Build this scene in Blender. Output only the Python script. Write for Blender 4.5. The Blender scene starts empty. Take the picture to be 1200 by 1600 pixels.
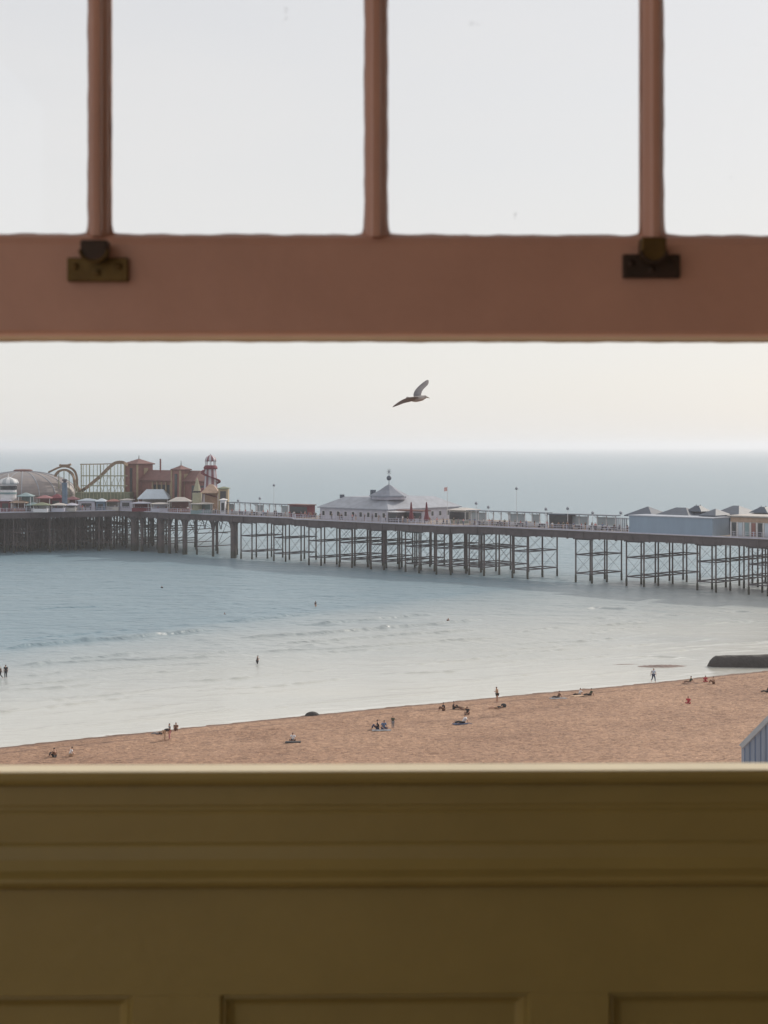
import bpy, bmesh, math, random
import numpy as np
from mathutils import Vector, Matrix
random.seed(7)
R = math.radians
S = bpy.context.scene
COL = S.collection

# ------------------------------------------------------------------ camera
H = 30.0; F = 2500.0; CX = 600.0; HY = 697.0        # eye height, focal length in photo px, centre column, horizon row
cd = bpy.data.cameras.new('camera'); cam = bpy.data.objects.new('camera', cd); COL.objects.link(cam)
cam.location = (0, 0, H); cam.rotation_euler = (R(90), 0, 0)
cd.sensor_width = 36; cd.lens = 36 * F / 1600.0
cd.shift_y = -103.0 / 1600.0
cd.clip_start = 0.05; cd.clip_end = 120000
cd.dof.use_dof = True; cd.dof.focus_distance = 300; cd.dof.aperture_fstop = 10.5
S.camera = cam
S.render.resolution_x = 768; S.render.resolution_y = 1024

# ------------------------------------------------------------------ world, sun, exposure
SUN_AZ = 46.0      # degrees to the right of the view direction
SUN_EL = 31.0
w = bpy.data.worlds.new('World'); S.world = w; w.use_nodes = True
nt = w.node_tree; N = nt.nodes; L = nt.links
for n in list(N): N.remove(n)
out = N.new('ShaderNodeOutputWorld'); bg = N.new('ShaderNodeBackground')
sky = N.new('ShaderNodeTexSky'); sky.sky_type = 'NISHITA'; sky.sun_disc = False
sky.sun_elevation = R(SUN_EL); sky.sun_rotation = R(SUN_AZ)
sky.air_density = 1.0; sky.dust_density = 2.0; sky.ozone_density = 1.0; sky.altitude = 30
tc = N.new('ShaderNodeTexCoord'); mp = N.new('ShaderNodeMapping'); mp.inputs['Scale'].default_value = (1, 1, 4.5)
no = N.new('ShaderNodeTexNoise'); no.inputs['Scale'].default_value = 1.6; no.inputs['Detail'].default_value = 5
cr = N.new('ShaderNodeMapRange'); cr.inputs['From Min'].default_value = .3; cr.inputs['From Max'].default_value = .7
cr.inputs['To Min'].default_value = .74; cr.inputs['To Max'].default_value = .90
mx = N.new('ShaderNodeMix'); mx.data_type = 'RGBA'
mx.inputs[7].default_value = (7.5, 7.42, 7.27, 1)        # thin bright high cloud
L.new(tc.outputs['Generated'], mp.inputs['Vector']); L.new(mp.outputs[0], no.inputs['Vector'])
L.new(no.outputs['Fac'], cr.inputs['Value']); L.new(cr.outputs[0], mx.inputs[0])
L.new(sky.outputs[0], mx.inputs[6]); L.new(mx.outputs[2], bg.inputs['Color'])
bg.inputs['Strength'].default_value = 0.10
L.new(bg.outputs[0], out.inputs['Surface'])
sl = bpy.data.lights.new('sun', 'SUN'); sl.energy = 2.8; sl.angle = R(1.5); sl.color = (1, .91, .79)
so = bpy.data.objects.new('sun', sl); COL.objects.link(so)
sd = Vector((math.sin(R(SUN_AZ)) * math.cos(R(SUN_EL)), math.cos(R(SUN_AZ)) * math.cos(R(SUN_EL)), math.sin(R(SUN_EL))))
so.rotation_euler = sd.to_track_quat('Z', 'Y').to_euler(); so.location = (30, 20, 80)
S.view_settings.view_transform = 'Standard'; S.view_settings.look = 'None'
S.view_settings.exposure = 0.18; S.view_settings.gamma = 1.0; S.view_settings.use_curve_mapping = False
S.render.engine = 'CYCLES'

# ------------------------------------------------------------------ helpers
def tag(o, label=None, cat=None, group=None, kind=None):
    if label: o['label'] = label
    if cat: o['category'] = cat
    if group: o['group'] = group
    if kind: o['kind'] = kind
    return o

def empty(name, loc=(0, 0, 0), rz=0, label=None, cat=None, group=None):
    o = bpy.data.objects.new(name, None); COL.objects.link(o)
    o.location = loc; o.rotation_euler = (0, 0, rz); o.empty_display_size = .3
    return tag(o, label, cat, group)

class MB:
    def __init__(s): s.v = []; s.f = []
    def add(s, vs, fs):
        n = len(s.v); s.v += [tuple(p) for p in vs]; s.f += [tuple(i + n for i in f) for f in fs]; return s
    def box(s, x0, x1, y0, y1, z0, z1):
        return s.add([(x0, y0, z0), (x1, y0, z0), (x1, y1, z0), (x0, y1, z0), (x0, y0, z1), (x1, y0, z1), (x1, y1, z1), (x0, y1, z1)],
                     [(0, 3, 2, 1), (4, 5, 6, 7), (0, 1, 5, 4), (1, 2, 6, 5), (2, 3, 7, 6), (3, 0, 4, 7)])
    def bar(s, a, b, w, h=None):
        h = h or w; a = Vector(a); b = Vector(b); d = (b - a)
        if d.length < 1e-6: return s
        d.normalize(); up = Vector((0, 0, 1)) if abs(d.z) < .95 else Vector((1, 0, 0))
        q = d.cross(up).normalized() * w / 2; r = q.cross(d).normalized() * h / 2
        vs = [p + i * q + j * r for p in (a, b) for i, j in ((-1, -1), (1, -1), (1, 1), (-1, 1))]
        return s.add(vs, [(0, 1, 2, 3), (7, 6, 5, 4), (0, 4, 5, 1), (1, 5, 6, 2), (2, 6, 7, 3), (3, 7, 4, 0)])
    def tube(s, a, b, r0, r1=None, n=8, cap=True):
        r1 = r0 if r1 is None else r1; a = Vector(a); b = Vector(b); d = (b - a).normalized()
        up = Vector((0, 0, 1)) if abs(d.z) < .95 else Vector((1, 0, 0))
        q = d.cross(up).normalized(); r = q.cross(d)
        vs = [p + rr * (math.cos(2 * math.pi * k / n) * q + math.sin(2 * math.pi * k / n) * r) for p, rr in ((a, r0), (b, r1)) for k in range(n)]
        fs = [(k, k + n, (k + 1) % n + n, (k + 1) % n) for k in range(n)]
        if cap: fs += [tuple(range(n)), tuple(range(2 * n - 1, n - 1, -1))]
        return s.add(vs, fs)
    def lathe(s, prof, c=(0, 0), n=16, ph=0):
        vs = []; m = len(prof)
        for r, z in prof:
            for k in range(n):
                a = 2 * math.pi * k / n + ph; vs.append((c[0] + r * math.cos(a), c[1] + r * math.sin(a), z))
        fs = [(j * n + k, j * n + (k + 1) % n, (j + 1) * n + (k + 1) % n, (j + 1) * n + k) for j in range(m - 1) for k in range(n)]
        fs += [tuple(range(n))[::-1], tuple(range((m - 1) * n, m * n))]
        return s.add(vs, fs)
    def prism(s, poly, z0, z1):
        n = len(poly)
        return s.add([(x, y, z0) for x, y in poly] + [(x, y, z1) for x, y in poly],
                     [tuple(range(n))[::-1], tuple(range(n, 2 * n))] + [(k, (k + 1) % n, (k + 1) % n + n, k + n) for k in range(n)])
    def extx(s, prof, x0, x1):      # closed profile in (y,z) swept along x
        n = len(prof)
        return s.add([(x0, y, z) for y, z in prof] + [(x1, y, z) for y, z in prof],
                     [tuple(range(n)), tuple(range(2 * n - 1, n - 1, -1))] + [(k + n, (k + 1) % n + n, (k + 1) % n, k) for k in range(n)])
    def hip(s, x0, x1, y0, y1, z0, z1, ix, iy=None, t=.25):  # hipped roof slab
        iy = (y1 - y0) / 2 - .05 if iy is None else iy
        b = [(x0, y0), (x1, y0), (x1, y1), (x0, y1)]; c = [(x0 + ix, y0 + iy), (x1 - ix, y0 + iy), (x1 - ix, y1 - iy), (x0 + ix, y1 - iy)]
        vs = [(x, y, z0) for x, y in b] + [(x, y, z0 + t) for x, y in b] + [(x, y, z1) for x, y in c]
        return s.add(vs, [(0, 3, 2, 1), (8, 9, 10, 11)] + [(k, (k + 1) % 4, (k + 1) % 4 + 4, k + 4) for k in range(4)] +
                     [(k + 4, (k + 1) % 4 + 4, (k + 1) % 4 + 8, k + 8) for k in range(4)])
    def build(s, name, m, parent=None, smooth=False, bevel=0, seg=2):
        me = bpy.data.meshes.new(name); me.from_pydata(s.v, [], s.f); me.update()
        bm = bmesh.new(); bm.from_mesh(me); bmesh.ops.recalc_face_normals(bm, faces=bm.faces); bm.to_mesh(me); bm.free()
        o = bpy.data.objects.new(name, me); COL.objects.link(o)
        if m: me.materials.append(m)
        if smooth: me.polygons.foreach_set('use_smooth', [True] * len(me.polygons))
        if bevel:
            b = o.modifiers.new('bevel', 'BEVEL'); b.width = bevel; b.segments = seg; b.limit_method = 'ANGLE'; b.angle_limit = R(30)
        if parent: o.parent = parent
        return o

def mat(name, col, rough=.7, var=.12, scale=2.0, bump=0.0, bscale=20, metal=0, spec=.5, stretch=(1, 1, 1), alt=None):
    m = bpy.data.materials.new(name); m.use_nodes = True; t = m.node_tree; n = t.nodes; l = t.links
    p = n['Principled BSDF']; p.inputs['Roughness'].default_value = rough; p.inputs['Metallic'].default_value = metal
    p.inputs['Specular IOR Level'].default_value = spec
    tcn = n.new('ShaderNodeTexCoord'); mpp = n.new('ShaderNodeMapping'); mpp.inputs['Scale'].default_value = stretch
    l.new(tcn.outputs['Object'], mpp.inputs['Vector'])
    ns = n.new('ShaderNodeTexNoise'); ns.inputs['Scale'].default_value = scale; ns.inputs['Detail'].default_value = 6; ns.inputs['Roughness'].default_value = .65
    l.new(mpp.outputs[0], ns.inputs['Vector'])
    a = n.new('ShaderNodeMix'); a.data_type = 'RGBA'
    mr = n.new('ShaderNodeMapRange'); mr.inputs['From Min'].default_value = .3; mr.inputs['From Max'].default_value = .7
    l.new(ns.outputs['Fac'], mr.inputs['Value']); l.new(mr.outputs[0], a.inputs[0])
    c2 = alt or tuple(c * (1 + var) for c in col)
    a.inputs[6].default_value = (*[c * (1 - var) for c in col], 1); a.inputs[7].default_value = (*c2, 1)
    l.new(a.outputs[2], p.inputs['Base Color'])
    if bump:
        nb = n.new('ShaderNodeTexNoise'); nb.inputs['Scale'].default_value = bscale; nb.inputs['Detail'].default_value = 4
        l.new(mpp.outputs[0], nb.inputs['Vector'])
        bn = n.new('ShaderNodeBump'); bn.inputs['Strength'].default_value = 1; bn.inputs['Distance'].default_value = bump
        l.new(nb.outputs['Fac'], bn.inputs['Height']); l.new(bn.outputs[0], p.inputs['Normal'])
    return m

M = {}
M['iron'] = mat('pier_iron', (.068, .062, .078), .6, .3, .6)
M['ironrust'] = mat('pier_fascia', (.072, .058, .066), .7, .35, .5)
M['deck'] = mat('pier_boards', (.22, .18, .15), .8, .2, .8)
M['white'] = mat('white_paint', (.62, .61, .64), .6, .12, 1.0)
M['offwhite'] = mat('cream_paint', (.44, .41, .39), .6, .15, .8)
M['lilac'] = mat('pale_lilac_paint', (.45, .44, .52), .6, .15, .7)
M['bluegrey'] = mat('blue_grey_board', (.22, .29, .38), .6, .08, .4, stretch=(1, 1, .2))
M['slate'] = mat('slate_blue_roof', (.055, .075, .11), .6, .18, .8)
M['cup'] = mat('cupola_lead', (.17, .19, .24), .7, .2, .8)
M['lead'] = mat('grey_roof', (.27, .29, .34), .7, .18, .6)
M['leadlight'] = mat('pale_grey_roof', (.32, .35, .41), .55, .12, .6)
M['brick'] = mat('red_brick_walls', (.22, .10, .09), .8, .2, .8)
M['redroof'] = mat('red_brown_roof', (.15, .07, .065), .75, .2, .8)
M['yellowstone'] = mat('ochre_trim', (.33, .26, .17), .8, .2, .8)
M['darkglass'] = mat('dark_glass', (.03, .035, .045), .15, .3, 1)
M['green'] = mat('olive_green_panel', (.15, .17, .11), .7, .25, .5)
M['teal'] = mat('teal_panel', (.19, .27, .29), .6, .2, .5)
M['red'] = mat('red_fabric', (.25, .11, .12), .8, .2, 1.5)
M['maroon'] = mat('maroon_fabric', (.13, .015, .03), .8, .2, 1.5)
M['blue'] = mat('blue_paint', (.09, .14, .21), .5, .2, 1)
M['yellow'] = mat('yellow_fabric', (.33, .31, .22), .8, .15, .8)
M['orange'] = mat('orange_fabric', (.36, .25, .19), .8, .2, .8)
M['track'] = mat('coaster_track', (.22, .15, .10), .6, .2, .8)
M['lattice'] = mat('coaster_frame', (.27, .27, .18), .6, .2, .8)
M['domeskin'] = mat('dome_panels', (.19, .175, .19), .5, .18, .25, alt=(.24, .20, .185))
M['pale'] = mat('pale_canopy', (.42, .48, .55), .7, .12, .4)
M['gull'] = mat('gull_feathers', (.30, .27, .26), .8, .3, 6, alt=(.42, .39, .38))
M['gullwing'] = mat('gull_wing_feathers', (.17, .16, .17), .8, .35, 9, stretch=(1, 6, 1))
M['beak'] = mat('gull_beak', (.22, .18, .14), .5, .1, 5)
M['skin'] = mat('skin', (.48, .28, .20), .6, .08, 5)
M['hair'] = mat('dark_hair', (.025, .018, .015), .6, .2, 8)
CL = {k: mat('cloth_' + k, c, .85, .12, 4) for k, c in dict(black=(.02, .02, .025), white=(.72, .72, .75), blue=(.10, .16, .28), navy=(.02, .035, .09),
      red=(.42, .03, .05), green=(.05, .07, .045), brown=(.16, .08, .05), grey=(.2, .2, .22), tan=(.45, .30, .2), pink=(.55, .25, .27), lightblue=(.42, .5, .62)).items()}

def W(x, y, Y):                      # photo pixel at forward distance Y -> world
    return Vector(((x - CX) / F * Y, Y, H - (y - HY) / F * Y))

# ------------------------------------------------------------------ shore line and ground heights
SH = [(-400, 1212), (0, 1168), (100, 1157), (200, 1147), (270, 1140), (400, 1126), (490, 1117), (600, 1106), (700, 1097), (800, 1087), (900, 1078), (1020, 1067), (1100, 1058), (1200, 1048), (1700, 1013)]
SX = []; SYY = []
for a, b in SH:
    d = F * H / (b - HY); SX.append((a - CX) / F * d); SYY.append(d)
SX = np.array([-400] + SX + [420.]); SYY = np.array([40.] + SYY + [430.])
def s_of(X, Y):                      # metres inland of the water's edge (negative at sea)
    return (np.interp(X, SX, SYY) - Y) * .85
def gz(X, Y):
    s = s_of(X, Y)
    z = np.where(s < 0, s * .035, np.where(s < 9, s * .095, .855 + (s - 9) * .052))
    z = z + .22 * np.exp(-((s - 10) / 2.2) ** 2) + .12 * np.exp(-((s - 24) / 3.0) ** 2)
    return np.clip(z, -3.0, 4.2)
def at(x, y):                        # pixel of something standing on the ground (or in the sea, z = 0)
    Y = F * H / (y - HY)
    for _ in range(30):
        X = (x - CX) / F * Y; z = max(float(gz(X, Y)), 0); Y = .5 * Y + .5 * F * (H - z) / (y - HY)
    X = (x - CX) / F * Y
    return Vector((X, Y, max(float(gz(X, Y)), 0)))

def grid_mesh(name, XX, YY, ZZ, m, attrs=None):
    nr, nc = XX.shape
    co = np.stack([XX, YY, ZZ], -1).reshape(-1, 3)
    i = np.arange(nr * nc).reshape(nr, nc)
    q = np.stack([i[:-1, :-1], i[:-1, 1:], i[1:, 1:], i[1:, :-1]], -1).reshape(-1, 4)
    me = bpy.data.meshes.new(name); me.vertices.add(len(co)); me.vertices.foreach_set('co', co.ravel())
    me.loops.add(q.size); me.loops.foreach_set('vertex_index', q.ravel())
    me.polygons.add(len(q)); me.polygons.foreach_set('loop_start', np.arange(0, q.size, 4)); me.polygons.foreach_set('loop_total', np.full(len(q), 4))
    me.polygons.foreach_set('use_smooth', np.ones(len(q), bool))
    me.update(); me.validate(); me.materials.append(m)
    for k, v in (attrs or {}).items():
        at_ = me.attributes.new(k, 'FLOAT', 'POINT'); at_.data.foreach_set('value', v.ravel().astype(np.float32))
    o = bpy.data.objects.new(name, me); COL.objects.link(o); return o

# sand / shingle material
def shingle():
    m = bpy.data.materials.new('shingle'); m.use_nodes = True; t = m.node_tree; n = t.nodes; l = t.links; p = n['Principled BSDF']
    p.inputs['Roughness'].default_value = .85; p.inputs['Specular IOR Level'].default_value = .25
    g = n.new('ShaderNodeNewGeometry')
    def noise(sc, det, mapsc=(1, 1, 1)):
        mp_ = n.new('ShaderNodeMapping'); mp_.inputs['Scale'].default_value = mapsc; l.new(g.outputs['Position'], mp_.inputs['Vector'])
        a = n.new('ShaderNodeTexNoise'); a.inputs['Scale'].default_value = sc; a.inputs['Detail'].default_value = det; a.inputs['Roughness'].default_value = .7
        l.new(mp_.outputs[0], a.inputs['Vector']); return a
    big = noise(.08, 4, (1, 1, 1)); mid = noise(.9, 5); fine = noise(4.2, 3)
    vo = n.new('ShaderNodeTexVoronoi'); vo.inputs['Scale'].default_value = 3.2; l.new(g.outputs['Position'], vo.inputs['Vector'])
    r1 = n.new('ShaderNodeValToRGB'); e = r1.color_ramp.elements
    e[0].position = .36; e[0].color = (.22, .128, .088, 1); e[1].position = .66; e[1].color = (.49, .322, .222, 1)
    a1 = n.new('ShaderNodeMath'); a1.operation = 'MULTIPLY_ADD'; a1.inputs[1].default_value = .34
    l.new(big.outputs['Fac'], a1.inputs[0])
    a2 = n.new('ShaderNodeMath'); a2.operation = 'MULTIPLY_ADD'; a2.inputs[1].default_value = .30; a2.inputs[2].default_value = .0
    l.new(mid.outputs['Fac'], a2.inputs[0]); l.new(a2.outputs[0], a1.inputs[2])
    a3 = n.new('ShaderNodeMath'); a3.operation = 'MULTIPLY_ADD'; a3.inputs[1].default_value = .36
    l.new(fine.outputs['Fac'], a3.inputs[0]); l.new(a1.outputs[0], a3.inputs[2])
    l.new(a3.outputs[0], r1.inputs[0])
    mixp = n.new('ShaderNodeMix'); mixp.data_type = 'RGBA'; mixp.blend_type = 'MULTIPLY'; mixp.inputs[0].default_value = .7
    rp = n.new('ShaderNodeValToRGB'); rp.color_ramp.elements[0].color = (.45, .42, .42, 1); rp.color_ramp.elements[1].color = (1.25, 1.2, 1.15, 1)
    l.new(vo.outputs['Color'], rp.inputs[0]); l.new(r1.outputs[0], mixp.inputs[6]); l.new(rp.outputs[0], mixp.inputs[7])
    wet_berm = n.new('ShaderNodeAttribute'); wet_berm.attribute_name = 'wet'
    mw = n.new('ShaderNodeMix'); mw.data_type = 'RGBA'; mw.blend_type = 'MULTIPLY'
    l.new(wet_berm.outputs['Fac'], mw.inputs[0]); l.new(mixp.outputs[2], mw.inputs[6]); mw.inputs[7].default_value = (.52, .50, .52, 1)
    l.new(mw.outputs[2], p.inputs['Base Color'])
    b = n.new('ShaderNodeBump'); b.inputs['Distance'].default_value = .16; b.inputs['Strength'].default_value = .8
    ad = n.new('ShaderNodeMath'); ad.operation = 'ADD'; l.new(fine.outputs['Fac'], ad.inputs[0]); l.new(mid.outputs['Fac'], ad.inputs[1])
    l.new(ad.outputs[0], b.inputs['Height']); l.new(b.outputs[0], p.inputs['Normal'])
    return m
M['shingle'] = shingle()
xs = np.concatenate([np.linspace(-400, -72, 30), np.linspace(-70, 110, 520), np.linspace(115, 420, 40)])
ss = np.concatenate([np.linspace(-90, -8, 12), np.linspace(-6, 66, 380), np.linspace(68, 240, 40)])
XX, SS = np.meshgrid(xs, ss)
YY = np.interp(XX, SX, SYY) - SS / .85
rng = np.random.RandomState(3)
def fnoise(X, Y, sc, seed):
    r = np.random.RandomState(seed); z = 0 * X
    for k in range(9):
        a = r.rand() * 2 * np.pi; f = (2 * np.pi / sc) * (0.5 + 1.4 * r.rand()); z += np.sin(f * (X * np.cos(a) + Y * np.sin(a)) + r.rand() * 7)
    return z / 9
ZZ = gz(XX, YY) + np.where(SS > 2, 1, .15) * (.10 * fnoise(XX, YY, 9, 1) + .06 * fnoise(XX, YY, 3, 2) + .05 * (rng.rand(*XX.shape) - .5) + .10 * fnoise(XX, YY, 1.3, 31))
wet_berm = np.clip(1 - (SS - .6) / (1.6 + 1.6 * fnoise(XX, YY, 11, 15)), 0, 1) + .5 * np.clip(3 * fnoise(XX, YY, 25, 66), 0, 1) * np.exp(-((SS - 16 - fnoise(XX, YY, 40, 67) * 4) / .8) ** 2) + .8 * np.exp(-((SS - 7.2 - fnoise(XX, YY, 30, 5) * 2) / .7) ** 2)  # wet shore edge, plus darker lines along the beach and its berm
beach = grid_mesh('beach', XX, YY, ZZ, M['shingle'], {'wet': np.clip(wet_berm, 0, 1)})
beach['kind'] = 'structure'

# ------------------------------------------------------------------ sea
def sea_mat():
    m = bpy.data.materials.new('sea_water'); m.use_nodes = True; t = m.node_tree; n = t.nodes; l = t.links; p = n['Principled BSDF']
    p.inputs['IOR'].default_value = 1.5
    g = n.new('ShaderNodeNewGeometry')
    sh = n.new('ShaderNodeAttribute'); sh.attribute_name = 'shallow'  # turbid shallows plus sky sheen painted into the base colour
    fo = n.new('ShaderNodeAttribute'); fo.attribute_name = 'foam'
    rp = n.new('ShaderNodeAttribute'); rp.attribute_name = 'ripple'
    def noise(sc, det, mapsc, rot=0):
        mp_ = n.new('ShaderNodeMapping'); mp_.inputs['Scale'].default_value = mapsc; mp_.inputs['Rotation'].default_value = (0, 0, rot)
        l.new(g.outputs['Position'], mp_.inputs['Vector'])
        a = n.new('ShaderNodeTexNoise'); a.inputs['Scale'].default_value = sc; a.inputs['Detail'].default_value = det; a.inputs['Roughness'].default_value = .6
        l.new(mp_.outputs[0], a.inputs['Vector']); return a
    ramp = n.new('ShaderNodeValToRGB'); e = ramp.color_ramp.elements
    e[0].position = 0; e[0].color = (.17, .255, .31, 1); e[1].position = 1; e[1].color = (.47, .465, .425, 1)
    k = ramp.color_ramp.elements.new(.55); k.color = (.34, .375, .385, 1)
    pn = noise(.035, 4, (.5, 1.6, 1), -.5)
    ma = n.new('ShaderNodeMath'); ma.operation = 'MULTIPLY_ADD'; ma.inputs[1].default_value = .35
    sb = n.new('ShaderNodeMath'); sb.operation = 'SUBTRACT'; sb.inputs[1].default_value = .175; sb.use_clamp = True
    l.new(pn.outputs['Fac'], ma.inputs[0]); l.new(sh.outputs['Fac'], ma.inputs[2]); l.new(ma.outputs[0], sb.inputs[0]); l.new(sb.outputs[0], ramp.inputs[0])
    mf = n.new('ShaderNodeMix'); mf.data_type = 'RGBA'; mf.inputs[7].default_value = (.8, .8, .78, 1)
    l.new(fo.outputs['Fac'], mf.inputs[0]); l.new(ramp.outputs[0], mf.inputs[6]); l.new(mf.outputs[2], p.inputs['Base Color'])
    rr = n.new('ShaderNodeMapRange'); rr.inputs['To Min'].default_value = .2; rr.inputs['To Max'].default_value = .34
    l.new(rp.outputs['Fac'], rr.inputs['Value']); l.new(rr.outputs[0], p.inputs['Roughness'])
    f1 = noise(.5, 5, (.5, 1.5, 1), -.5); f2 = noise(.12, 4, (.5, 1.7, 1), -.45)
    b1 = n.new('ShaderNodeBump'); b1.inputs['Strength'].default_value = 1
    d1 = n.new('ShaderNodeMapRange'); d1.inputs['To Min'].default_value = .07; d1.inputs['To Max'].default_value = .75
    l.new(rp.outputs['Fac'], d1.inputs['Value']); l.new(d1.outputs[0], b1.inputs['Distance']); l.new(f1.outputs['Fac'], b1.inputs['Height'])
    b2 = n.new('ShaderNodeBump'); b2.inputs['Strength'].default_value = 1; d2 = n.new('ShaderNodeMapRange'); d2.inputs['To Min'].default_value = .05; d2.inputs['To Max'].default_value = 1.6
    l.new(rp.outputs['Fac'], d2.inputs['Value']); l.new(d2.outputs[0], b2.inputs['Distance']); l.new(f2.outputs['Fac'], b2.inputs['Height'])
    l.new(b1.outputs[0], b2.inputs['Normal']); l.new(b2.outputs[0], p.inputs['Normal'])
    return m
M['sea'] = sea_mat()
# wave crests read off the photograph, laid on the water as low ridges
WV = [([(0, 1015), (110, 1004), (180, 999), (222, 996), (246, 993), (280, 990), (320, 986), (345, 985)], .30),
      ([(285, 1002), (305, 1001), (340, 999)], .18), ([(275, 1011), (318, 1009)], .16),
      ([(365, 998), (420, 995), (470, 992), (520, 989), (600, 982), (680, 976), (765, 968)], .26),
      ([(420, 1008), (470, 1004), (520, 1001), (600, 994), (680, 989), (760, 984)], .18),
      ([(385, 1020), (450, 1017), (520, 1014), (600, 1009), (700, 1001), (800, 997)], .16),
      ([(30, 1043), (90, 1036), (150, 1033), (230, 1031), (290, 1029), (360, 1025)], .17), ([(0, 1060), (60, 1055), (150, 1047), (250, 1040), (370, 1035)], .10),
      ([(10, 1043), (60, 1039), (110, 1031), (200, 1023), (250, 1018)], .2),
      ([(330, 973), (380, 970), (450, 963), (500, 959)], .16), ([(450, 978), (520, 974), (600, 967), (645, 963), (690, 960)], .2),
      ([(40, 953), (120, 949), (180, 947)], .14), ([(0, 1003), (60, 997), (140, 990), (200, 985)], .10),
      ([(908, 969), (935, 967), (960, 968)], .28), ([(900, 954), (930, 951), (975, 952), (1010, 951)], .22), ([(925, 979), (960, 977), (1000, 975), (1040, 974)], .24),
      ([(850, 974), (900, 975), (925, 976)], .14), ([(1000, 963), (1040, 962), (1090, 964)], .14), ([(1100, 957), (1150, 956), (1200, 958)], .2), ([(1090, 969), (1130, 968), (1200, 970)], .12),
      ([(960, 1030), (1010, 1026), (1060, 1028), (1090, 1031)], .14), ([(700, 1068), (760, 1062), (850, 1052)], .06), ([(400, 1110), (500, 1098), (600, 1090), (720, 1080)], .06),
      ([(100, 1140), (250, 1122), (400, 1108)], .05), ([(780, 1010), (860, 1004), (950, 1001)], .1)]
Yr = np.concatenate([np.arange(140, 165, .6), np.arange(165, 300, .22), np.arange(300, 560, .55), np.geomspace(560.6, 45000, 200)])
uu = np.concatenate([np.linspace(-1.3, -.33, 25)[:-1], np.linspace(-.33, .36, 560), np.linspace(.36, 1.3, 25)[1:]])
UU, YR = np.meshgrid(uu, Yr); XR = UU * YR
near = YR < 305
Xn = XR[near]; Yn = YR[near]; Zn = 0 * Xn; Fn = 0 * Xn
wob = fnoise(Xn, Yn, 7, 21); wob2 = fnoise(Xn, Yn, 2.6, 22)
for pl, A in WV:
    P = []
    for a, b in pl:
        d = F * H / (b - HY); P.append(((a - CX) / F * d, d))
    P = np.array(P); seg = np.hypot(*(P[1:] - P[:-1]).T); cum = np.concatenate([[0], np.cumsum(seg)]); tot = cum[-1]
    sel = (Xn > P[:, 0].min() - 4) & (Xn < P[:, 0].max() + 4) & (Yn > P[:, 1].min() - 6) & (Yn < P[:, 1].max() + 6)
    x = Xn[sel]; y = Yn[sel]; best = np.full(x.shape, 1e9); arc = 0 * x; sgn = 0 * x
    for k in range(len(seg)):
        dx, dy = (P[k + 1] - P[k]) / seg[k]; tt = np.clip((x - P[k, 0]) * dx + (y - P[k, 1]) * dy, 0, seg[k])
        ex = x - P[k, 0] - tt * dx; ey = y - P[k, 1] - tt * dy; dd = np.hypot(ex, ey)
        c = dd < best; best = np.where(c, dd, best); arc = np.where(c, cum[k] + tt, arc); sgn = np.where(c, np.sign(ey), sgn)
    q = best * sgn + wob[sel] * .3
    env = np.clip(np.minimum(arc, tot - arc) / 4, 0, 1) * np.clip(.95 + .25 * wob2[sel], .5, 1.2)
    wdt = np.where(q < 0, .34, 1.0)
    Zn[sel] += 1.7 * A * env * np.exp(-(q / wdt) ** 2)
s0 = -s_of(Xn, Yn)                               # long thin swell lines parallel to the beach
lw = fnoise(Xn, Yn, 45, 41) * 2.2 + fnoise(Xn, Yn, 14, 42) * .8
for k, sk in enumerate((9, 13.5, 17, 21.5, 25, 30, 34, 39.5, 46, 54, 63, 75, 88)):
    q = s0 - sk - lw * (1 + .1 * k); e_ = np.clip(fnoise(Xn + 31 * k, Yn - 17 * k, 26, 50 + k) * 3.2 + .15, 0, 1) * np.clip(.7 + wob2, .2, 1.2)
    Zn += (.10 + .13 * (20 < sk < 60)) * e_ * np.exp(-(q / np.where(q < 0, .3, .9)) ** 2)
ZR = 0 * XR; ZR[near] = Zn + .012 * wob + .01 * wob2
rip = 0 * XR; rs = np.random.RandomState(77); rsel = YR < 560
for k in range(34):
    lam = .9 * 1.075 ** k; a_ = -2.1 + rs.randn() * .42; f_ = 2 * np.pi / lam
    rip[rsel] += lam ** .85 * np.sin(f_ * (XR[rsel] * np.cos(a_) + YR[rsel] * np.sin(a_)) + rs.rand() * 7)
ZR = ZR + rip * .0031 * np.clip((-s_of(XR, YR) - 4) / 60, .12, 1) * (.7 + .6 * np.clip(fnoise(XR, YR, 50, 88) * 2 + .5, 0, 1)) * np.clip((560 - YR) / 80, 0, 1)
sfar = np.clip((YR - 300) / 200, 0, 1)
sS = -s_of(XR, YR)                                  # metres out to sea
for (cx, cy, sx_, sy_, a) in ((246, 993, 1.6, .5, .8), (930, 951.5, 2.2, .6, .8), (1035, 962, 2, .5, .5), (1150, 956, 2.5, .5, .7), (1010, 1027, 6, .8, .6), (1055, 1029, 4, .6, .5), (1000, 975, 2, .4, .4), (1120, 1050, 6, 1.6, .5), (650, 967, 2, .5, .3)):
    d = F * H / (cy - HY); px = (cx - CX) / F * d
    Fn = np.maximum(Fn, a * np.exp(-((Xn - px) / (sx_ * .7)) ** 2 - ((Yn - d - (Xn - px) * .3) / (sy_ * .55)) ** 2))
FO = 0 * XR; FO[near] = Fn * np.clip(.6 + 2.0 * wob2, 0, 1.2)
edge = np.exp(-((sS - .6 - 1.2 * fnoise(XR, YR, 14, 8)) / .5) ** 2) * near * np.clip(.6 + 2.5 * fnoise(XR, YR, 9, 18), 0, 1)
edge = edge + .6 * near * np.exp(-((sS - 3.2 - 2.4 * fnoise(XR, YR, 22, 28)) / .3) ** 2) * np.clip(3 * fnoise(XR, YR, 13, 38), 0, 1)
FO = np.clip(np.maximum(FO, .35 * edge), 0, 1)
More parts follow.
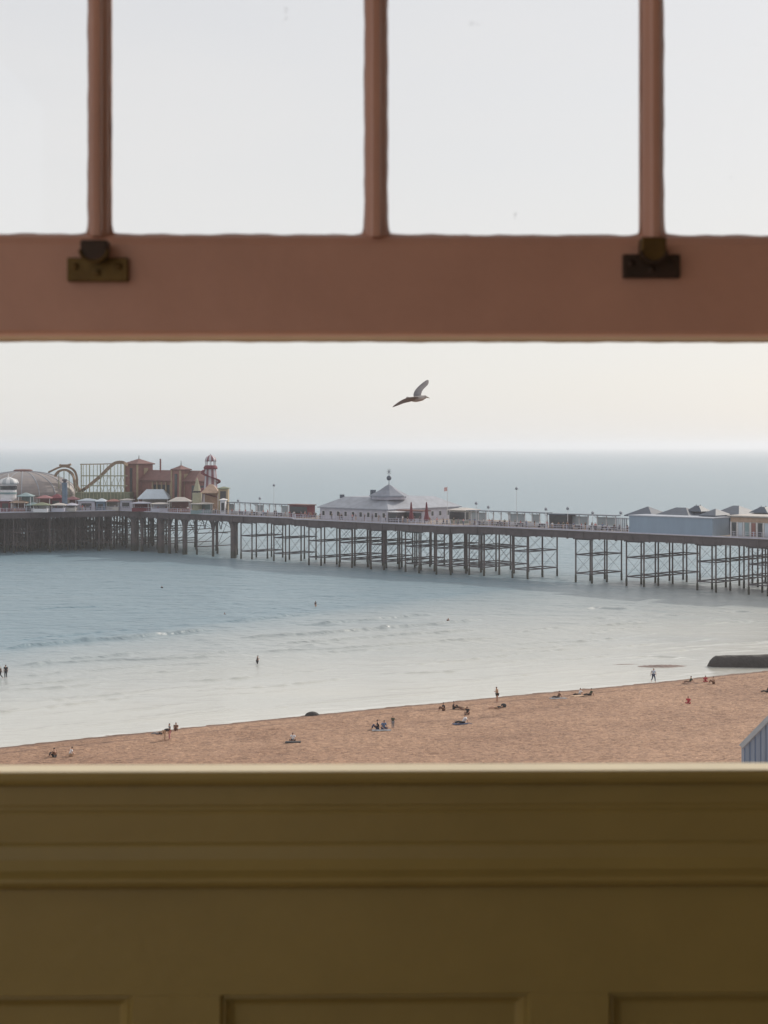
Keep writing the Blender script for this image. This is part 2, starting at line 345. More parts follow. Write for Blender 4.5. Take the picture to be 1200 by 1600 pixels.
leftness = np.clip((XR + 5) / -60, -.6, 1)
SHOAL_SHEEN = np.clip(1 - (sS - 2) / (100 - 30 * leftness), 0, 1) ** .62  # pale shallows stretched seaward, wider rightwards, to colour in sky sheen and glitter
RIP = np.clip((sS - 25) / 70 + .25 * fnoise(XR, YR, 60, 9) * near, .0, 1)
sea = grid_mesh('sea', XR, YR, ZR, M['sea'], {'foam': FO, 'shallow': SHOAL_SHEEN, 'ripple': RIP})
sea['kind'] = 'structure'

# low wet bank in the shallows, and the dark groyne
def mound(name, x0, x1, y, dep, h, m, kind=None):
    d = F * H / (y - HY); a = (x0 - CX) / F * d; b = (x1 - CX) / F * d; cxm = (a + b) / 2; r = (b - a) / 2
    g1, g2 = np.meshgrid(np.linspace(-1, 1, 60), np.linspace(-1, 1, 24))
    rr = np.sqrt(g1 ** 2 + g2 ** 2) * (1 + .25 * fnoise(g1 * 10, g2 * 10, 8, 4))
    z = -.06 + (h + .06) * np.clip(1 - rr ** 1.6, -.2, 1) * (1 + .5 * fnoise(g1 * 30, g2 * 30, 9, 6))
    o = grid_mesh(name, g1 * r, g2 * dep, z, m); o.location = (cxm, d, 0); o.rotation_euler.z = .12
    if kind: o['kind'] = kind
    return o
M['wetbank'] = mat('wet_bank', (.14, .09, .075), .55, .35, 1.2, .05, 5)
mound('sandbar', 990, 1080, 1041, 1.5, .17, M['wetbank'], 'structure')
mound('sandbar', 945, 1010, 1038, .6, .03, M['wetbank'], 'structure')
M['weed'] = mat('dark_groyne', (.035, .032, .032), .75, .4, .9, .15, 2.5)
g1, g2 = np.meshgrid(np.linspace(0, 1, 120), np.linspace(0, math.pi, 18))
Lg = 46.0; xx = g1 * Lg
wdt = 1.0 + 1.5 * g1; hgt = (1.55 + .55 * np.sin(g1 * 2.2)) * np.clip(np.sqrt(g1 * 40 + .02), 0, 1)
yy = -np.cos(g2) * wdt * np.clip(np.sqrt(g1 * 30 + .02), 0, 1); zz = np.sin(g2) ** .55 * hgt * (1 + .06 * fnoise(xx, yy * 3, 3, 12)) - .12
gro = grid_mesh('groyne', xx, yy, zz, M['weed']); b = W(1105, 1040, 1); dG = F * H / (1041 - HY)
gro.location = ((1105 - CX) / F * dG, dG, 0); gro.rotation_euler.z = R(-2)
tag(gro, 'long low dark groyne reaching into the shallows at the water edge', 'groyne')
# a heap of weed at the water line
p = at(488, 1118); hm = MB().lathe([(.85, -.1), (.8, .1), (.62, .28), (.36, .4), (.1, .45), (0.01, .45)], n=14).build('weed_heap', M['weed'], None, True)
hm.location = p; hm.scale = (1, .6, 1); tag(hm, 'dark rounded heap lying at the edge of the beach', 'weed heap')

# ------------------------------------------------------------------ pier frame of reference
DZ = 11.5
def front(x):      # image column -> deck edge point of the straight front line
    y = 806 + (x - 380) * 36 / 820.0; d = F * (H - DZ) / (y - HY); return Vector(((x - CX) / F * d, d, DZ))
P0 = front(380); P1 = front(1200)
U = (P1 - P0).normalized(); V = Vector((-U.y, U.x, 0))      # U: towards the shore, V: across the pier, away from the camera
YAW = math.atan2(U.y, U.x)
def tline(x, off):                      # t with image column x on the line offset by off
    k = (x - CX) / F; A = P0 + V * off      # (A.x + t U.x) = k (A.y + t U.y)
    return (k * A.y - A.x) / (U.x - k * U.y)
def pp(t, off, z=DZ): q = P0 + U * t + V * off; return Vector((q.x, q.y, z))
def zat(y, P): return H - (y - HY) / F * P.y
def loc2(P):                            # world -> pier-local (t, off)
    d = P - P0; return d.dot(U), d.dot(V)

pier = empty('pier', (P0.x, P0.y, 0), YAW, 'long dark iron pier on slender piles crossing the sea, with its boarded deck', 'pier')
# stations: image column of nearest column of near row, number of columns, front offset
ST = [(1290, 6, 1.2), (1200, 6, 1.2), (1119, 6, 1.2), (1006, 5, 1.2), (925, 3, 1.2), (824.5, 3, 1.2), (756, 4, .5), (704, 5, -2.6), (655, 5, -2.6), (600, 5, -2.6), (550, 5, -2.6), (502, 5, -2.2), (446, 3, 1.0), (394, 3, 1.2)]
tW = [tline(st[0], st[2]) for st in ST]
te0 = tline(720, 0); te1 = tline(478, 0)
bulge = -3.8
deckpoly = [(tline(1700, 0), 0), (te0 + 5, 0), (te0, bulge), (te1, bulge), (te1 - 5, 0), (0, 0)]
Bh = loc2(W(200, 0, 462)); Ch = loc2(W(0, 0, 445)); Dh = loc2(Vector((-150, 424, 0)))
headpoly = [(0.0, 0.0), (Bh[0], 0.0), (Ch[0], Ch[1]), (Dh[0], Dh[1]), (Dh[0] - 70, Dh[1] + 30), (-120, 60), (tline(352, 46), 46), (tline(366, 15), 15)]
tb = tline(1030, 0)
back = [(0, 15), (te1 - 4, 15), (te1, 27), (te0, 27), (te0 + 4, 15), (tb - 16, 15), (tb - 14, 30), (tline(1700, 0), 30)]
neck = deckpoly[::-1] + back[1:]
poly_deck = [(tline(1700, 0), 0)] + deckpoly[1:-1] + [(0, 0)] + headpoly[1:] + [(0, 15)] + back[1:]
# deck slab
def ngon(poly, z0, z1, grow=0):
    mb = MB(); mb.prism(poly, z0, z1); return mb
ngon(poly_deck, DZ - .25, DZ).build('deck', M['deck'], pier)
ngon(poly_deck, DZ - 1.0, DZ - .255).build('under_deck', M['iron'], pier)
# girder face along the visible edge (deep iron fascia)
edge_pts = [(tline(1700, 0), 0)] + deckpoly[1:-1] + [(0, 0), (Bh[0], 0), (Ch[0], Ch[1]), (Dh[0], Dh[1])]
g = MB(); lip = MB()
for a, b in zip(edge_pts[:-1], edge_pts[1:]):
    g.bar((a[0], a[1] + .1, DZ - .98), (b[0], b[1] + .1, DZ - .98), .35, 1.45); lip.bar((a[0], a[1] - .12, DZ + .02), (b[0], b[1] - .12, DZ + .02), .5, .22)
    n = max(1, int(math.dist(a, b) / 4.2))
    for k in range(n + 1):
        q = (a[0] + (b[0] - a[0]) * k / n, a[1] + (b[1] - a[1]) * k / n)
        g.box(q[0] - .15, q[0] + .15, q[1] - .17, q[1] + .2, DZ - 1.9, DZ - .3)
g.build('girder', M['ironrust'], pier); lip.build('deck_edge', M['lilac'], pier)
# railing
r = MB()
rail_pts = [(tline(1700, 0), 0), (tline(1140, 0), 0), None, (tline(982, 0), 0)] + edge_pts[1:]
for a, b in zip(rail_pts[:-1], rail_pts[1:]):
    if a is None or b is None: continue
    for z in (.25, .7, 1.15): r.bar((a[0], a[1] + .12, DZ + z), (b[0], b[1] + .12, DZ + z), .07, .08)
    n = max(1, int(math.dist(a, b) / .9))
    for k in range(n):
        q = (a[0] + (b[0] - a[0]) * k / n, a[1] + (b[1] - a[1]) * k / n + .12)
        w_ = .14 if k % 6 == 0 else .045
        r.box(q[0] - w_ / 2, q[0] + w_ / 2, q[1] - w_ / 2, q[1] + w_ / 2, DZ + .1, DZ + (1.3 if k % 6 == 0 else 1.15))
r.build('railing', M['lilac'], pier)
# piles: slender cast columns in pairs of rows
def pile_mesh(r0=.2, top=DZ - 1.0, flare=True):
    m = MB(); m.lathe([(r0 * 1.35, -2.5), (r0 * 1.35, 1.5), (r0, 1.7), (r0, top - .6), (r0 * 1.1, top - .5), (r0 * 1.7, top)], n=8); return m
M['pile'] = mat('cast_iron_piles', (.07, .064, .08), .65, .35, .8, alt=(.12, .085, .08))
t_ = M['pile'].node_tree; n_ = t_.nodes; sx_n = n_.new('ShaderNodeSeparateXYZ'); gm_n = n_.new('ShaderNodeNewGeometry'); t_.links.new(gm_n.outputs['Position'], sx_n.inputs[0])
mr_n = n_.new('ShaderNodeMapRange'); mr_n.inputs['From Min'].default_value = 1.3; mr_n.inputs['From Max'].default_value = 2.3; t_.links.new(sx_n.outputs['Z'], mr_n.inputs['Value'])
mx_n = n_.new('ShaderNodeMix'); mx_n.data_type = 'RGBA'; old = n_['Principled BSDF'].inputs['Base Color'].links[0].from_socket
mx_n.inputs[6].default_value = (.028, .032, .022, 1); t_.links.new(old, mx_n.inputs[7]); t_.links.new(mr_n.outputs[0], mx_n.inputs[0]); t_.links.new(mx_n.outputs[2], n_['Principled BSDF'].inputs['Base Color'])
pm = pile_mesh(.175).build('pile', M['pile'], pier, True); pm_used = False
npile = 0
SP = 5.6
for (xc, nc, off), t0 in zip(ST, tW):
    gap = 4.4; br = MB()
    for k in range(nc):
        o_ = off + k * SP
        for t in (t0, t0 - gap):
            if not pm_used: c = pm; pm_used = True
            else: c = pm.copy(); COL.objects.link(c); c.parent = pier
            c.location = (t + random.uniform(-.08, .08), o_, 0); npile += 1
        for z in (6.1, 2.0): br.bar((t0, o_, z), (t0 - gap, o_, z), .16, .22)
        br.bar((t0, o_, 9.6), (t0 - gap, o_, 9.6), .2, .4)
        for za, zb in ((2.0, 6.1), (6.1, 9.7)):
            br.bar((t0, o_, za), (t0 - gap, o_, zb), .045); br.bar((t0, o_ + .08, zb), (t0 - gap, o_ + .08, za), .045)
    oe = off + (nc - 1) * SP
    for t in (t0, t0 - gap):
        for z in (6.1, 2.0): br.bar((t, off, z + .01), (t, oe, z + .01), .18, .26)
        br.bar((t, off - .8, 9.9), (t, oe + .8, 9.9), .3, .7)
        for k in range(nc - 1):
            for za, zb in ((2.0, 6.1), (6.1, 9.7)):
                br.bar((t, off + k * SP, za), (t, off + (k + 1) * SP, zb), .03)
    br.build('trestle_bracing', M['iron'], pier)
# head piles
def inside(poly, x, y):
    c = False; j = len(poly) - 1
    for i in range(len(poly)):
        if (poly[i][1] > y) != (poly[j][1] > y) and x < (poly[j][0] - poly[i][0]) * (y - poly[i][1]) / (poly[j][1] - poly[i][1]) + poly[i][0]: c = not c
        j = i
    return c
hp = MB(); hb = MB()
xs_ = np.arange(Dh[0] - 60, -1, 4.3)
BX = tline(196, 3)
for t in xs_:
    prev = None
    dense = t < BX
    offs = np.arange(-60, 34 if t < Bh[0] - 12 else 40, 4.6 if dense else 7.0)
    for o_ in offs:
        if dense and random.random() < (.04 if t < tline(110, 3) else .3): prev = None; continue
        if not inside(headpoly, t, o_ - 1.2): prev = None; continue
        if not dense and int(round((t - xs_[0]) / 4.3)) % 2: continue
        if not dense and (o_ > 24 or random.random() < .2): prev = None; continue
        tt = t + random.uniform(-.5, .5); r0 = random.choice([.2, .24, .3])
        hp.lathe([(r0 * 1.3, -2), (r0 * 1.3, 1.6), (r0, 1.8), (r0, 9.6), (r0 * 2, DZ - 1)], (tt, o_), n=6)
        if prev is not None:
            for z in (5.9, 2.2): hb.bar((prev, po, z), (tt, o_, z), .16, .24)
            hb.bar((prev, po, 2.2), (tt, o_, 5.9), .09); hb.bar((prev, po, 9.5), (tt, o_, 6), .09)
        if random.random() < (.5 if dense else .25): hb.bar((tt, o_, 5.9), (tt + 4.3, o_, 5.9), .14, .2); hb.bar((tt, o_, 2.2), (tt + 4.3, o_, 9.4), .09)
        if dense and random.random() < .35: hb.bar((tt, o_, 9.4), (tt + 4.3, o_, 2.2), .1)
        prev = tt; po = o_
hp.add(hb.v, hb.f)
o = hp.build('pile', M['pile'], pier); o['kind'] = 'stuff'
# thick masonry-like column clusters with curved brackets along the head's front
for x, rr_ in ((365, .85), (289, .7), (252, .95), (209, .85), (222, .45), (333, .35), (265, .4)):
    t = tline(x, 1.4); m = MB(); m.lathe([(rr_, -2), (rr_, DZ - 3), (rr_ * 1.15, DZ - 2.6), (rr_ * 1.5, DZ - 1)], (0, 0), n=12)
    for sg in (-1, 1):
        prev = None
        for k in range(7):
            a = k / 6 * math.pi / 2; q = (sg * (rr_ + 2.6 * (1 - math.cos(a))), 0, DZ - 4.3 + 3.2 * math.sin(a))
            if prev: m.bar(prev, q, .3, .35)
            prev = q
    c = m.build('column', M['pile'], pier); c.location = (t, 1.4, 0)
for x in (236, 305, 320, 345):
    t = tline(x, 1.4); m = MB()
    for sg in (-1, 1):
        prev = None
        for k in range(7):
            a = k / 6 * math.pi / 2; q = (sg * (.2 + 2.2 * (1 - math.cos(a))), 0, DZ - 4.0 + 3.0 * math.sin(a))
            if prev: m.bar(prev, q, .14, .2)
            prev = q
    c = m.build('bracket', M['iron'], pier); c.location = (t, 1.4, 0)

# ------------------------------------------------------------------ buildings on the pier
def broot(name, t, off, label, cat, group=None): return empty(name, pp(t, off), YAW, label, cat, group)
def windows(root, xs, yw, z0, z1, wd, fm, axis='x', n_in=0):
    for x in xs:
        f = MB(); b = .12
        if axis == 'x':
            f.box(x - wd / 2 - b, x + wd / 2 + b, yw - .06, yw + .05, z0 - b, z1 + b); o = f.build('window', fm, root)
            MB().box(x - wd / 2, x + wd / 2, yw - .09, yw - .02, z0, z1).build('pane', M['darkglass'], o)
        else:
            f.box(yw - .05, yw + .06, x - wd / 2 - b, x + wd / 2 + b, z0 - b, z1 + b); o = f.build('window', fm, root)
            MB().box(yw + .02, yw + .09, x - wd / 2, x + wd / 2, z0, z1).build('pane', M['darkglass'], o)
def hall(name, x0, x1, off, w_, ye, yr, ix, label, cat, wm, rm, wins=6, over=.5, iy=None, wz=(1.2, 2.2), ww=.9, group=None, endw=True, nend=3):
    t0 = tline(x0, off); t1 = tline(x1, off); Lh = t1 - t0; P = pp((t0 + t1) / 2, off)
    ze = zat(ye, P) - DZ; Pr = pp((t0 + t1) / 2, off + w_ / 2); zr = zat(yr, Pr) - DZ
    root = broot(name, t0, off, label, cat, group)
    MB().box(0, Lh, 0, w_, 0, ze).build('wall', wm, root)
    MB().hip(-over, Lh + over, -over, w_ + over, ze + .003, zr, min(ix, Lh / 2 - .1) + over, iy, .2).build('roof', rm, root)
    if wins:
        windows(root, [Lh * (k + .5) / wins for k in range(wins)], 0, wz[0], min(wz[1], ze - .3), ww, M['white'])
        if endw: windows(root, [w_ * (k + .5) / nend for k in range(nend)], Lh, wz[0], min(wz[1], ze - .3), ww, M['white'], 'y')
    return root, Lh, ze, zr

# far head: brick pavilion with two towers
t0 = tline(197, 12); t1 = tline(322, 12); Lb = t1 - t0; cP = pp((t0 + t1) / 2, 12)
br_ = broot('brick_pavilion', t0, 12, 'dark red brick building with two pointed towers on the pier head', 'pavilion')
ze = zat(752, cP) - DZ; zr = zat(735, cP) - DZ
Lb = tline(303, 12) - t0
MB().box(.2, Lb, .3, 6.5, 0, ze).build('wall', M['brick'], br_)
MB().hip(-.3, Lb + .6, -.4, 7.1, ze + .003, zr, 1.2, 3.2, .3).build('roof', M['redroof'], br_)
def tloc(x): return tline(x, 11) - t0
def tower(xa, xb, ybody, yap, yfin):
    a, b = tloc(xa), tloc(xb); P = pp(t0 + (a + b) / 2, 11); zb = zat(ybody, P) - DZ; za = zat(yap, P) - DZ; zf = zat(yfin, P) - DZ
    wd = (b - a) * .55; c = a + wd / 2 + .1
    tw = MB().box(c - wd / 2, c + wd / 2, -1.2, wd - 1.2, 0, zb).build('tower', M['brick'], br_)
    for q in (-1, 1): MB().box(c + q * wd / 2 - .22, c + q * wd / 2 + .22, -1.42, -.98, 0, zb + .1).build('pilaster', M['yellowstone'], tw)
    MB().box(c - .55, c + .55, -1.32, -1.1, ze * .35, zb - 1).build('window', M['darkglass'], tw)
    MB().box(c + wd / 2 - .1, c + wd / 2 + .12, -.4 + wd / 2 - 1.3, wd / 2 - .2, ze * .35, zb - 1).build('window', M['yellowstone'], tw)
    MB().add([], []).lathe([(wd * .82, zb + .003), (wd * .84, zb + .3), (wd * .55, zb + (za - zb) * .45), (wd * .2, za - .3), (.12, za)], (c, wd / 2 - 1.2), 4, math.pi / 4).build('roof', M['redroof'], tw)
    MB().tube((c, wd / 2 - 1.2, za - .2), (c, wd / 2 - 1.2, zf), .16, .05).build('finial', M['iron'], tw)
tower(196, 231, 726, 717, 711); tower(269, 293, 735, 727, 720)
ch = tloc(230); MB().box(ch + 2.0, ch + 2.35, 2, 2.35, 0.5, zat(717, pp(t0 + ch, 12)) - DZ).build('chimney', M['brick'], br_)
for x in (234, 241, 248, 255, 262): 
    c = tloc(x); MB().box(c - .15, c + .15, -.1, .25, 0, ze - .2).build('pilaster', M['yellowstone'], br_)
for x in (237.5, 244.5, 251.5, 258.5, 297, 305, 312):
    c = tloc(x); MB().box(c - .75, c + .75, .18, .4, .8, ze - 1.0).build('window', M['darkglass'], br_)

# helter skelter
hP = W(329, 757, 448); root = empty('helter_skelter', (hP.x, hP.y, DZ), 0, 'tall tapering helter skelter with red and white stripes and a domed lantern top', 'helter skelter')
zz_ = lambda y: zat(y, hP) - DZ
def striped(name, c1, c2, nseg):
    m = bpy.data.materials.new(name); m.use_nodes = True; t = m.node_tree; n = t.nodes; l = t.links; p = n['Principled BSDF']; p.inputs['Roughness'].default_value = .6
    tcn = n.new('ShaderNodeTexCoord'); sx = n.new('ShaderNodeSeparateXYZ'); l.new(tcn.outputs['Object'], sx.inputs[0])
    a = n.new('ShaderNodeMath'); a.operation = 'ARCTAN2'; l.new(sx.outputs['Y'], a.inputs[0]); l.new(sx.outputs['X'], a.inputs[1])
    b = n.new('ShaderNodeMath'); b.operation = 'MULTIPLY'; b.inputs[1].default_value = nseg; l.new(a.outputs[0], b.inputs[0])
    c = n.new('ShaderNodeMath'); c.operation = 'SINE'; l.new(b.outputs[0], c.inputs[0])
    d = n.new('ShaderNodeMath'); d.operation = 'GREATER_THAN'; d.inputs[1].default_value = 0; l.new(c.outputs[0], d.inputs[0])
    x = n.new('ShaderNodeMix'); x.data_type = 'RGBA'; l.new(d.outputs[0], x.inputs[0]); x.inputs[6].default_value = (*c1, 1); x.inputs[7].default_value = (*c2, 1)
    l.new(x.outputs[2], p.inputs['Base Color']); return m
M['stripe'] = striped('red_white_stripes', (.20, .08, .10), (.46, .45, .50), 7)
M['stripeG'] = striped('pale_stripes', (.35, .37, .4), (.6, .6, .62), 8)
MB().lathe([(2.3, 0), (2.2, 3), (1.55, zz_(733))], n=20).build('tower', M['stripe'], root)
MB().lathe([(1.9, zz_(733)), (2.0, zz_(731)), (1.7, zz_(728)), (1.5, zz_(727))], n=20).build('gallery', M['maroon'], root)
for k in range(8): a = k * math.pi / 4; MB().tube((1.4 * math.cos(a), 1.4 * math.sin(a), zz_(727)), (1.4 * math.cos(a), 1.4 * math.sin(a), zz_(720)), .12).build('lantern_post', M['white'], root)
MB().lathe([(1.6, zz_(721)), (1.55, zz_(718)), (1.25, zz_(714.5)), (.7, zz_(712)), (.2, zz_(711)), (.05, zz_(709))], n=16).build('dome', M['stripe'], root, True)
sli = MB(); prev = None
for k in range(80):
    f = k / 79; a = f * 2 * math.pi * 2.2 + 2.4; z = .6 + (zz_(734) - .6) * (1 - f); rr_ = 1.7 + (2.3 - 1.6) * f + .5
    q = (rr_ * math.cos(a), rr_ * math.sin(a), z)
    if prev: sli.bar(prev, q, .9, .25)
    prev = q
sli.build('slide', M['maroon'], root)

# dome, white kiosk, booth and slim tower at the left end
dP = W(36, 772, 478); root = empty('dome_hall', (dP.x, dP.y, DZ), YAW, 'broad low domed amusement hall with grey brown shell on the pier head', 'dome hall')
zz_ = lambda y: zat(y, dP) - DZ
zb = zz_(773); zt = zz_(736); prof = [(16.0, 0), (16.0, zb)] + [(16.2 * math.cos(a), zb + (zt - zb) * math.sin(a)) for a in np.linspace(0.02, math.pi / 2 - .14, 12)] 
MB().lathe(prof, n=40).build('shell', M['domeskin'], root)
MB().lathe([(2.8, zt - .5), (2.8, zt + .3), (2.2, zt + .5), (.2, zt + .6)], n=20).build('cap', M['redroof'], root)
rb = MB()
for k in range(20):
    a = k * math.pi / 10
    for i in range(2, len(prof) - 1): rb.bar((prof[i][0] * math.cos(a), prof[i][0] * math.sin(a), prof[i][1]), (prof[i + 1][0] * math.cos(a), prof[i + 1][0] * math.sin(a), prof[i + 1][1]), .22, .22)
rb.build('rib', M['lead'], root)
kP = W(13, 775, 452); root = empty('round_kiosk', (kP.x, kP.y, DZ), 0, 'small white round kiosk with a shallow domed roof in front of the dome', 'kiosk')
zz_ = lambda y: zat(y, kP) - DZ
MB().lathe([(2.3, 0), (2.3, zz_(756))], n=16).build('wall', M['white'], root)
MB().lathe([(2.4, zz_(772)), (2.42, zz_(769))], n=16).build('band', M['teal'], root)
MB().lathe([(2.4, zz_(765)), (2.42, zz_(759))], n=16).build('window', M['darkglass'], root)
MB().lathe([(2.9, zz_(756.2)), (2.95, zz_(754)), (2.5, zz_(749.5)), (1.3, zz_(747)), (.2, zz_(745)), (.08, zz_(740))], n=16).build('roof', M['stripeG'], root, True)
kP = W(101, 775, 455); root = empty('ride_tower', (kP.x, kP.y, DZ), 0, 'slim dark blue tower beside the rollercoaster loop', 'tower')
zz_ = lambda y: zat(y, kP) - DZ
MB().lathe([(.8, 0), (.75, zz_(754))], n=10).build('shaft', M['blue'], root)
MB().lathe([(.4, zz_(754)), (.4, zz_(752)), (.75, zz_(751.5)), (.7, zz_(749)), (.2, zz_(748))], n=10).build('cap', M['navy'] if 'navy' in M else M['iron'], root)

# rollercoaster
rP = W(150, 770, 470); root = empty('rollercoaster', (rP.x, rP.y, DZ), 0, 'rollercoaster with a curved brown track loop and yellow green lattice frame', 'rollercoaster')
def rl(x, y, Y=470): return W(x, y, Y) - Vector((rP.x, rP.y, DZ))
def track(pts, m, wd=1.0):
    P_ = [rl(*p) for p in pts]
    for a, b in zip(P_[:-1], P_[1:]):
        m.bar(a + Vector((0, -.5, 0)), b + Vector((0, -.5, 0)), .28, wd * .55); m.bar(a + Vector((0, .6, 0)), b + Vector((0, .6, 0)), .28, wd * .55)
        m.bar(a + Vector((0, -.6, -.1)), a + Vector((0, .7, -.1)), .15)
def curve(P, n=8):
    o_ = []
    for i in range(len(P) - 1):
        p0 = P[max(i - 1, 0)]; p1 = P[i]; p2 = P[i + 1]; p3 = P[min(i + 2, len(P) - 1)]
        for k in range(n):
            t = k / n; o_.append(tuple(.5 * ((2 * b) + (-a + c) * t + (2 * a - 5 * b + 4 * c - d) * t * t + (-a + 3 * b - 3 * c + d) * t ** 3) for a, b, c, d in zip(p0, p1, p2, p3)))
    return o_ + [P[-1]]
tr = MB()
track(curve([(76, 738, 470), (84, 734, 470), (92, 730.5, 471), (100, 729, 472), (110, 731, 473), (117, 737, 474), (120, 747, 474), (121, 760, 474), (127, 767, 472)]), tr, .8)
track(curve([(86, 744, 468), (90, 738, 468), (97, 734.5, 468), (105, 735, 468), (113, 741, 469), (116, 750, 470), (118, 762, 470), (125, 769, 470), (133, 764, 470)]), tr, 1.1)
track(curve([(125, 768, 470), (135, 762, 470), (145, 754, 470), (158, 743, 470), (170, 731, 470), (178, 724.5, 470), (186, 722, 470), (193, 723, 470), (199, 727, 472)]), tr, 1.5)
track([(126, 725.5, 478), (160, 725, 478), (197, 724, 478)], tr, .5)
tr.build('track', M['track'], root)
fr = MB()
for k, x in enumerate((127, 130, 135, 140, 146, 152, 157, 162, 167.5, 173, 178.5, 184, 189, 194)):
    for Y in (466, 476):
        top = 725.5 if Y == 476 else float(np.interp(x, [125, 135, 145, 158, 170, 178, 194], [768, 763, 755, 744, 732, 726, 724]))
        a = rl(x, top, Y); fr.bar((a.x, a.y, 0), a, .28 if k % 3 == 0 else .16)
for y in (743.5, 759): 
    x0_ = {743.5: 155, 759: 140}[y]
    for Y in (466, 476): fr.bar(rl(x0_ if Y == 466 else 127, y, Y), rl(199, y, Y), .22, .3)
for i in range(5):
    x = 150 + i * 10; fr.bar(rl(x, 768, 476), rl(x + 10, 743, 476), .1); fr.bar(rl(x, 743, 476), rl(x + 10, 768, 476), .1)
for x in (92, 100, 108, 118, 121):
    a = rl(x, float(np.interp(x, [86, 97, 105, 113, 121], [744, 735, 735, 741, 762])), 469); fr.bar((a.x, a.y, 0), a, .2)
fr.build('frame', M['lattice'], root)
cr_ = MB(); cr_.bar(rl(93, 726.5, 472), rl(101, 729, 472), 1.0, .6); cr_.bar(rl(101, 729, 472), rl(111, 725.5, 472), 1.0, .6); cr_.bar(rl(95, 728, 472), rl(109, 728, 472), .8, .9)
cr_.build('car', M['track'], root)
MB().box(rl(122, 0).x, rl(206, 0).x, -4, 3.5, 0, rl(0, 769).z).build('station', M['green'], root)

# colour filled stalls, tents and booths along the head's edge
def stall(x0, x1, Y, ye, yr, wm, rm, label, name='stall', cat='stall', wd=4.0, open_=True):
    a = W(x0, 0, Y); b = W(x1, 0, Y); Ls = b.x - a.x; c = Vector(((a.x + b.x) / 2, Y, DZ)); ze_ = zat(ye, c) - DZ; zr_ = zat(yr, c) - DZ
    root = empty(name, c, 0, label, cat)
    if open_:
        MB().box(-Ls / 2, Ls / 2, 0, wd, 0, 1.0).build('counter', wm, root); 
        for sx in (-1, 1):
            for y in (.1, wd - .1): MB().box(sx * (Ls / 2 - .1) - .08, sx * (Ls / 2 - .1) + .08, y - .08, y + .08, 1.0, ze_).build('post', M['white'], root)
        MB().box(-Ls / 2 + .2, Ls / 2 - .2, wd - .3, wd - .15, 1.0, ze_).build('back_wall', wm, root)
    else:
        MB().box(-Ls / 2, Ls / 2, 0, wd, 0, ze_).build('wall', wm, root)
        MB().box(-Ls * .3, Ls * .3, -.05, .06, .9, max(1.2, ze_ - .6)).build('hatch', M['darkglass'], root)
    MB().hip(-Ls / 2 - .3, Ls / 2 + .3, -.4, wd + .4, ze_ + .003, max(zr_, ze_ + .3), min(Ls / 2, 2) * .95 + .2, wd / 2 + .3, .18).build('roof', rm, root)
    return root
stall(28, 48, 449, 776, 770, M['teal'], M['teal'], 'teal booth with a pointed roof right of the white round kiosk', 'booth', 'booth')
stall(0, 16, 449.5, 783, 778, M['maroon'], M['lilac'], 'maroon stall with a lilac roof at the left end of the pier', open_=False)
stall(17, 39, 448.5, 786, 781, M['brick'], M['orange'], 'brick red stall with an orange awning below the teal booth')
stall(41, 58, 449, 790, 785, M['white'], M['teal'], 'white low stall with a teal roof near the pier edge')
stall(57, 78, 453, 779, 774, M['red'], M['red'], 'crimson low stall in front of the dome')
stall(52, 74, 447, 790, 785, M['white'], M['green'], 'white low stall with a green scalloped roof near the pier edge')
stall(78, 96, 456, 779, 772, M['maroon'], M['maroon'], 'dark maroon stall left of the slim blue tower', open_=False)
stall(104, 119, 458, 781, 776, M['red'], M['red'], 'small crimson stall right of the slim blue tower')
stall(80, 100, 450, 790, 786, M['lilac'], M['offwhite'], 'pale lilac stall with a cream roof at the pier edge')
stall(102, 118, 453, 790, 786, M['offwhite'], M['lilac'], 'cream stall with a lilac roof at the pier edge')
stall(122, 148, 458, 783, 779, M['lilac'], M['pale'], 'long pale lilac stall under the coaster station', open_=False)
stall(150, 164, 458, 784, 779, M['blue'], M['pale'], 'dark blue stall under the coaster station', open_=False)
stall(166, 185, 459, 784, 780, M['offwhite'], M['brick'], 'cream stall with a brick red roof under the coaster station')
stall(187, 206, 460, 782, 779, M['lilac'], M['offwhite'], 'pale stall with a cream roof at the corner of the pier head', open_=False)
stall(216, 262, 457, 780, 765, M['offwhite'], M['pale'], 'wide pale blue peaked canopy in front of the brick pavilion', 'canopy', 'canopy', 8)
stall(264, 296, 447, 784, 777, M['brick'], M['offwhite'], 'low stall with a cream awning below the second brick tower')
stall(315, 341, 440, 771, 757, M['orange'], M['orange'], 'orange peaked tent beside the helter skelter foot', 'tent', 'tent', 6)
stall(341, 356, 436, 764, 760.5, M['yellowstone'], M['green'], 'boxy ochre booth with an olive roof at the right end of the fairground', 'booth', 'booth', 4, False)
stall(344, 352, 431, 782, 779, M['white'], M['white'], 'small bright white hut in front of the ochre booth', 'hut', 'hut', 3, False)
stall(206, 232, 452, 787, 784, M['maroon'], M['lilac'], 'dark stall with a lilac roof near the head corner')
stall(236, 262, 448, 788, 785, M['lilac'], M['offwhite'], 'lilac stall with flat cream roof in front of the peaked canopy')
stall(298, 330, 436, 788, 785, M['teal'], M['offwhite'], 'teal stall with flat cream roof at the pier edge')
kP = W(308, 778, 438); root = empty('cone_tent', (kP.x, kP.y, DZ), 0, 'tall yellow cone shaped tent in front of the red roof', 'tent')
zz_ = lambda y: zat(y, kP) - DZ
MB().lathe([(1.3, 0), (1.3, zz_(770))], n=12).build('base', M['yellow'], root)
MB().lathe([(.35, zz_(770)), (.35, zz_(767))], n=8).build('neck', M['iron'], root)
MB().lathe([(1.05, zz_(767)), (.65, zz_(758)), (.3, zz_(750)), (.05, zz_(746))], n=12).build('top', M['yellow'], root)

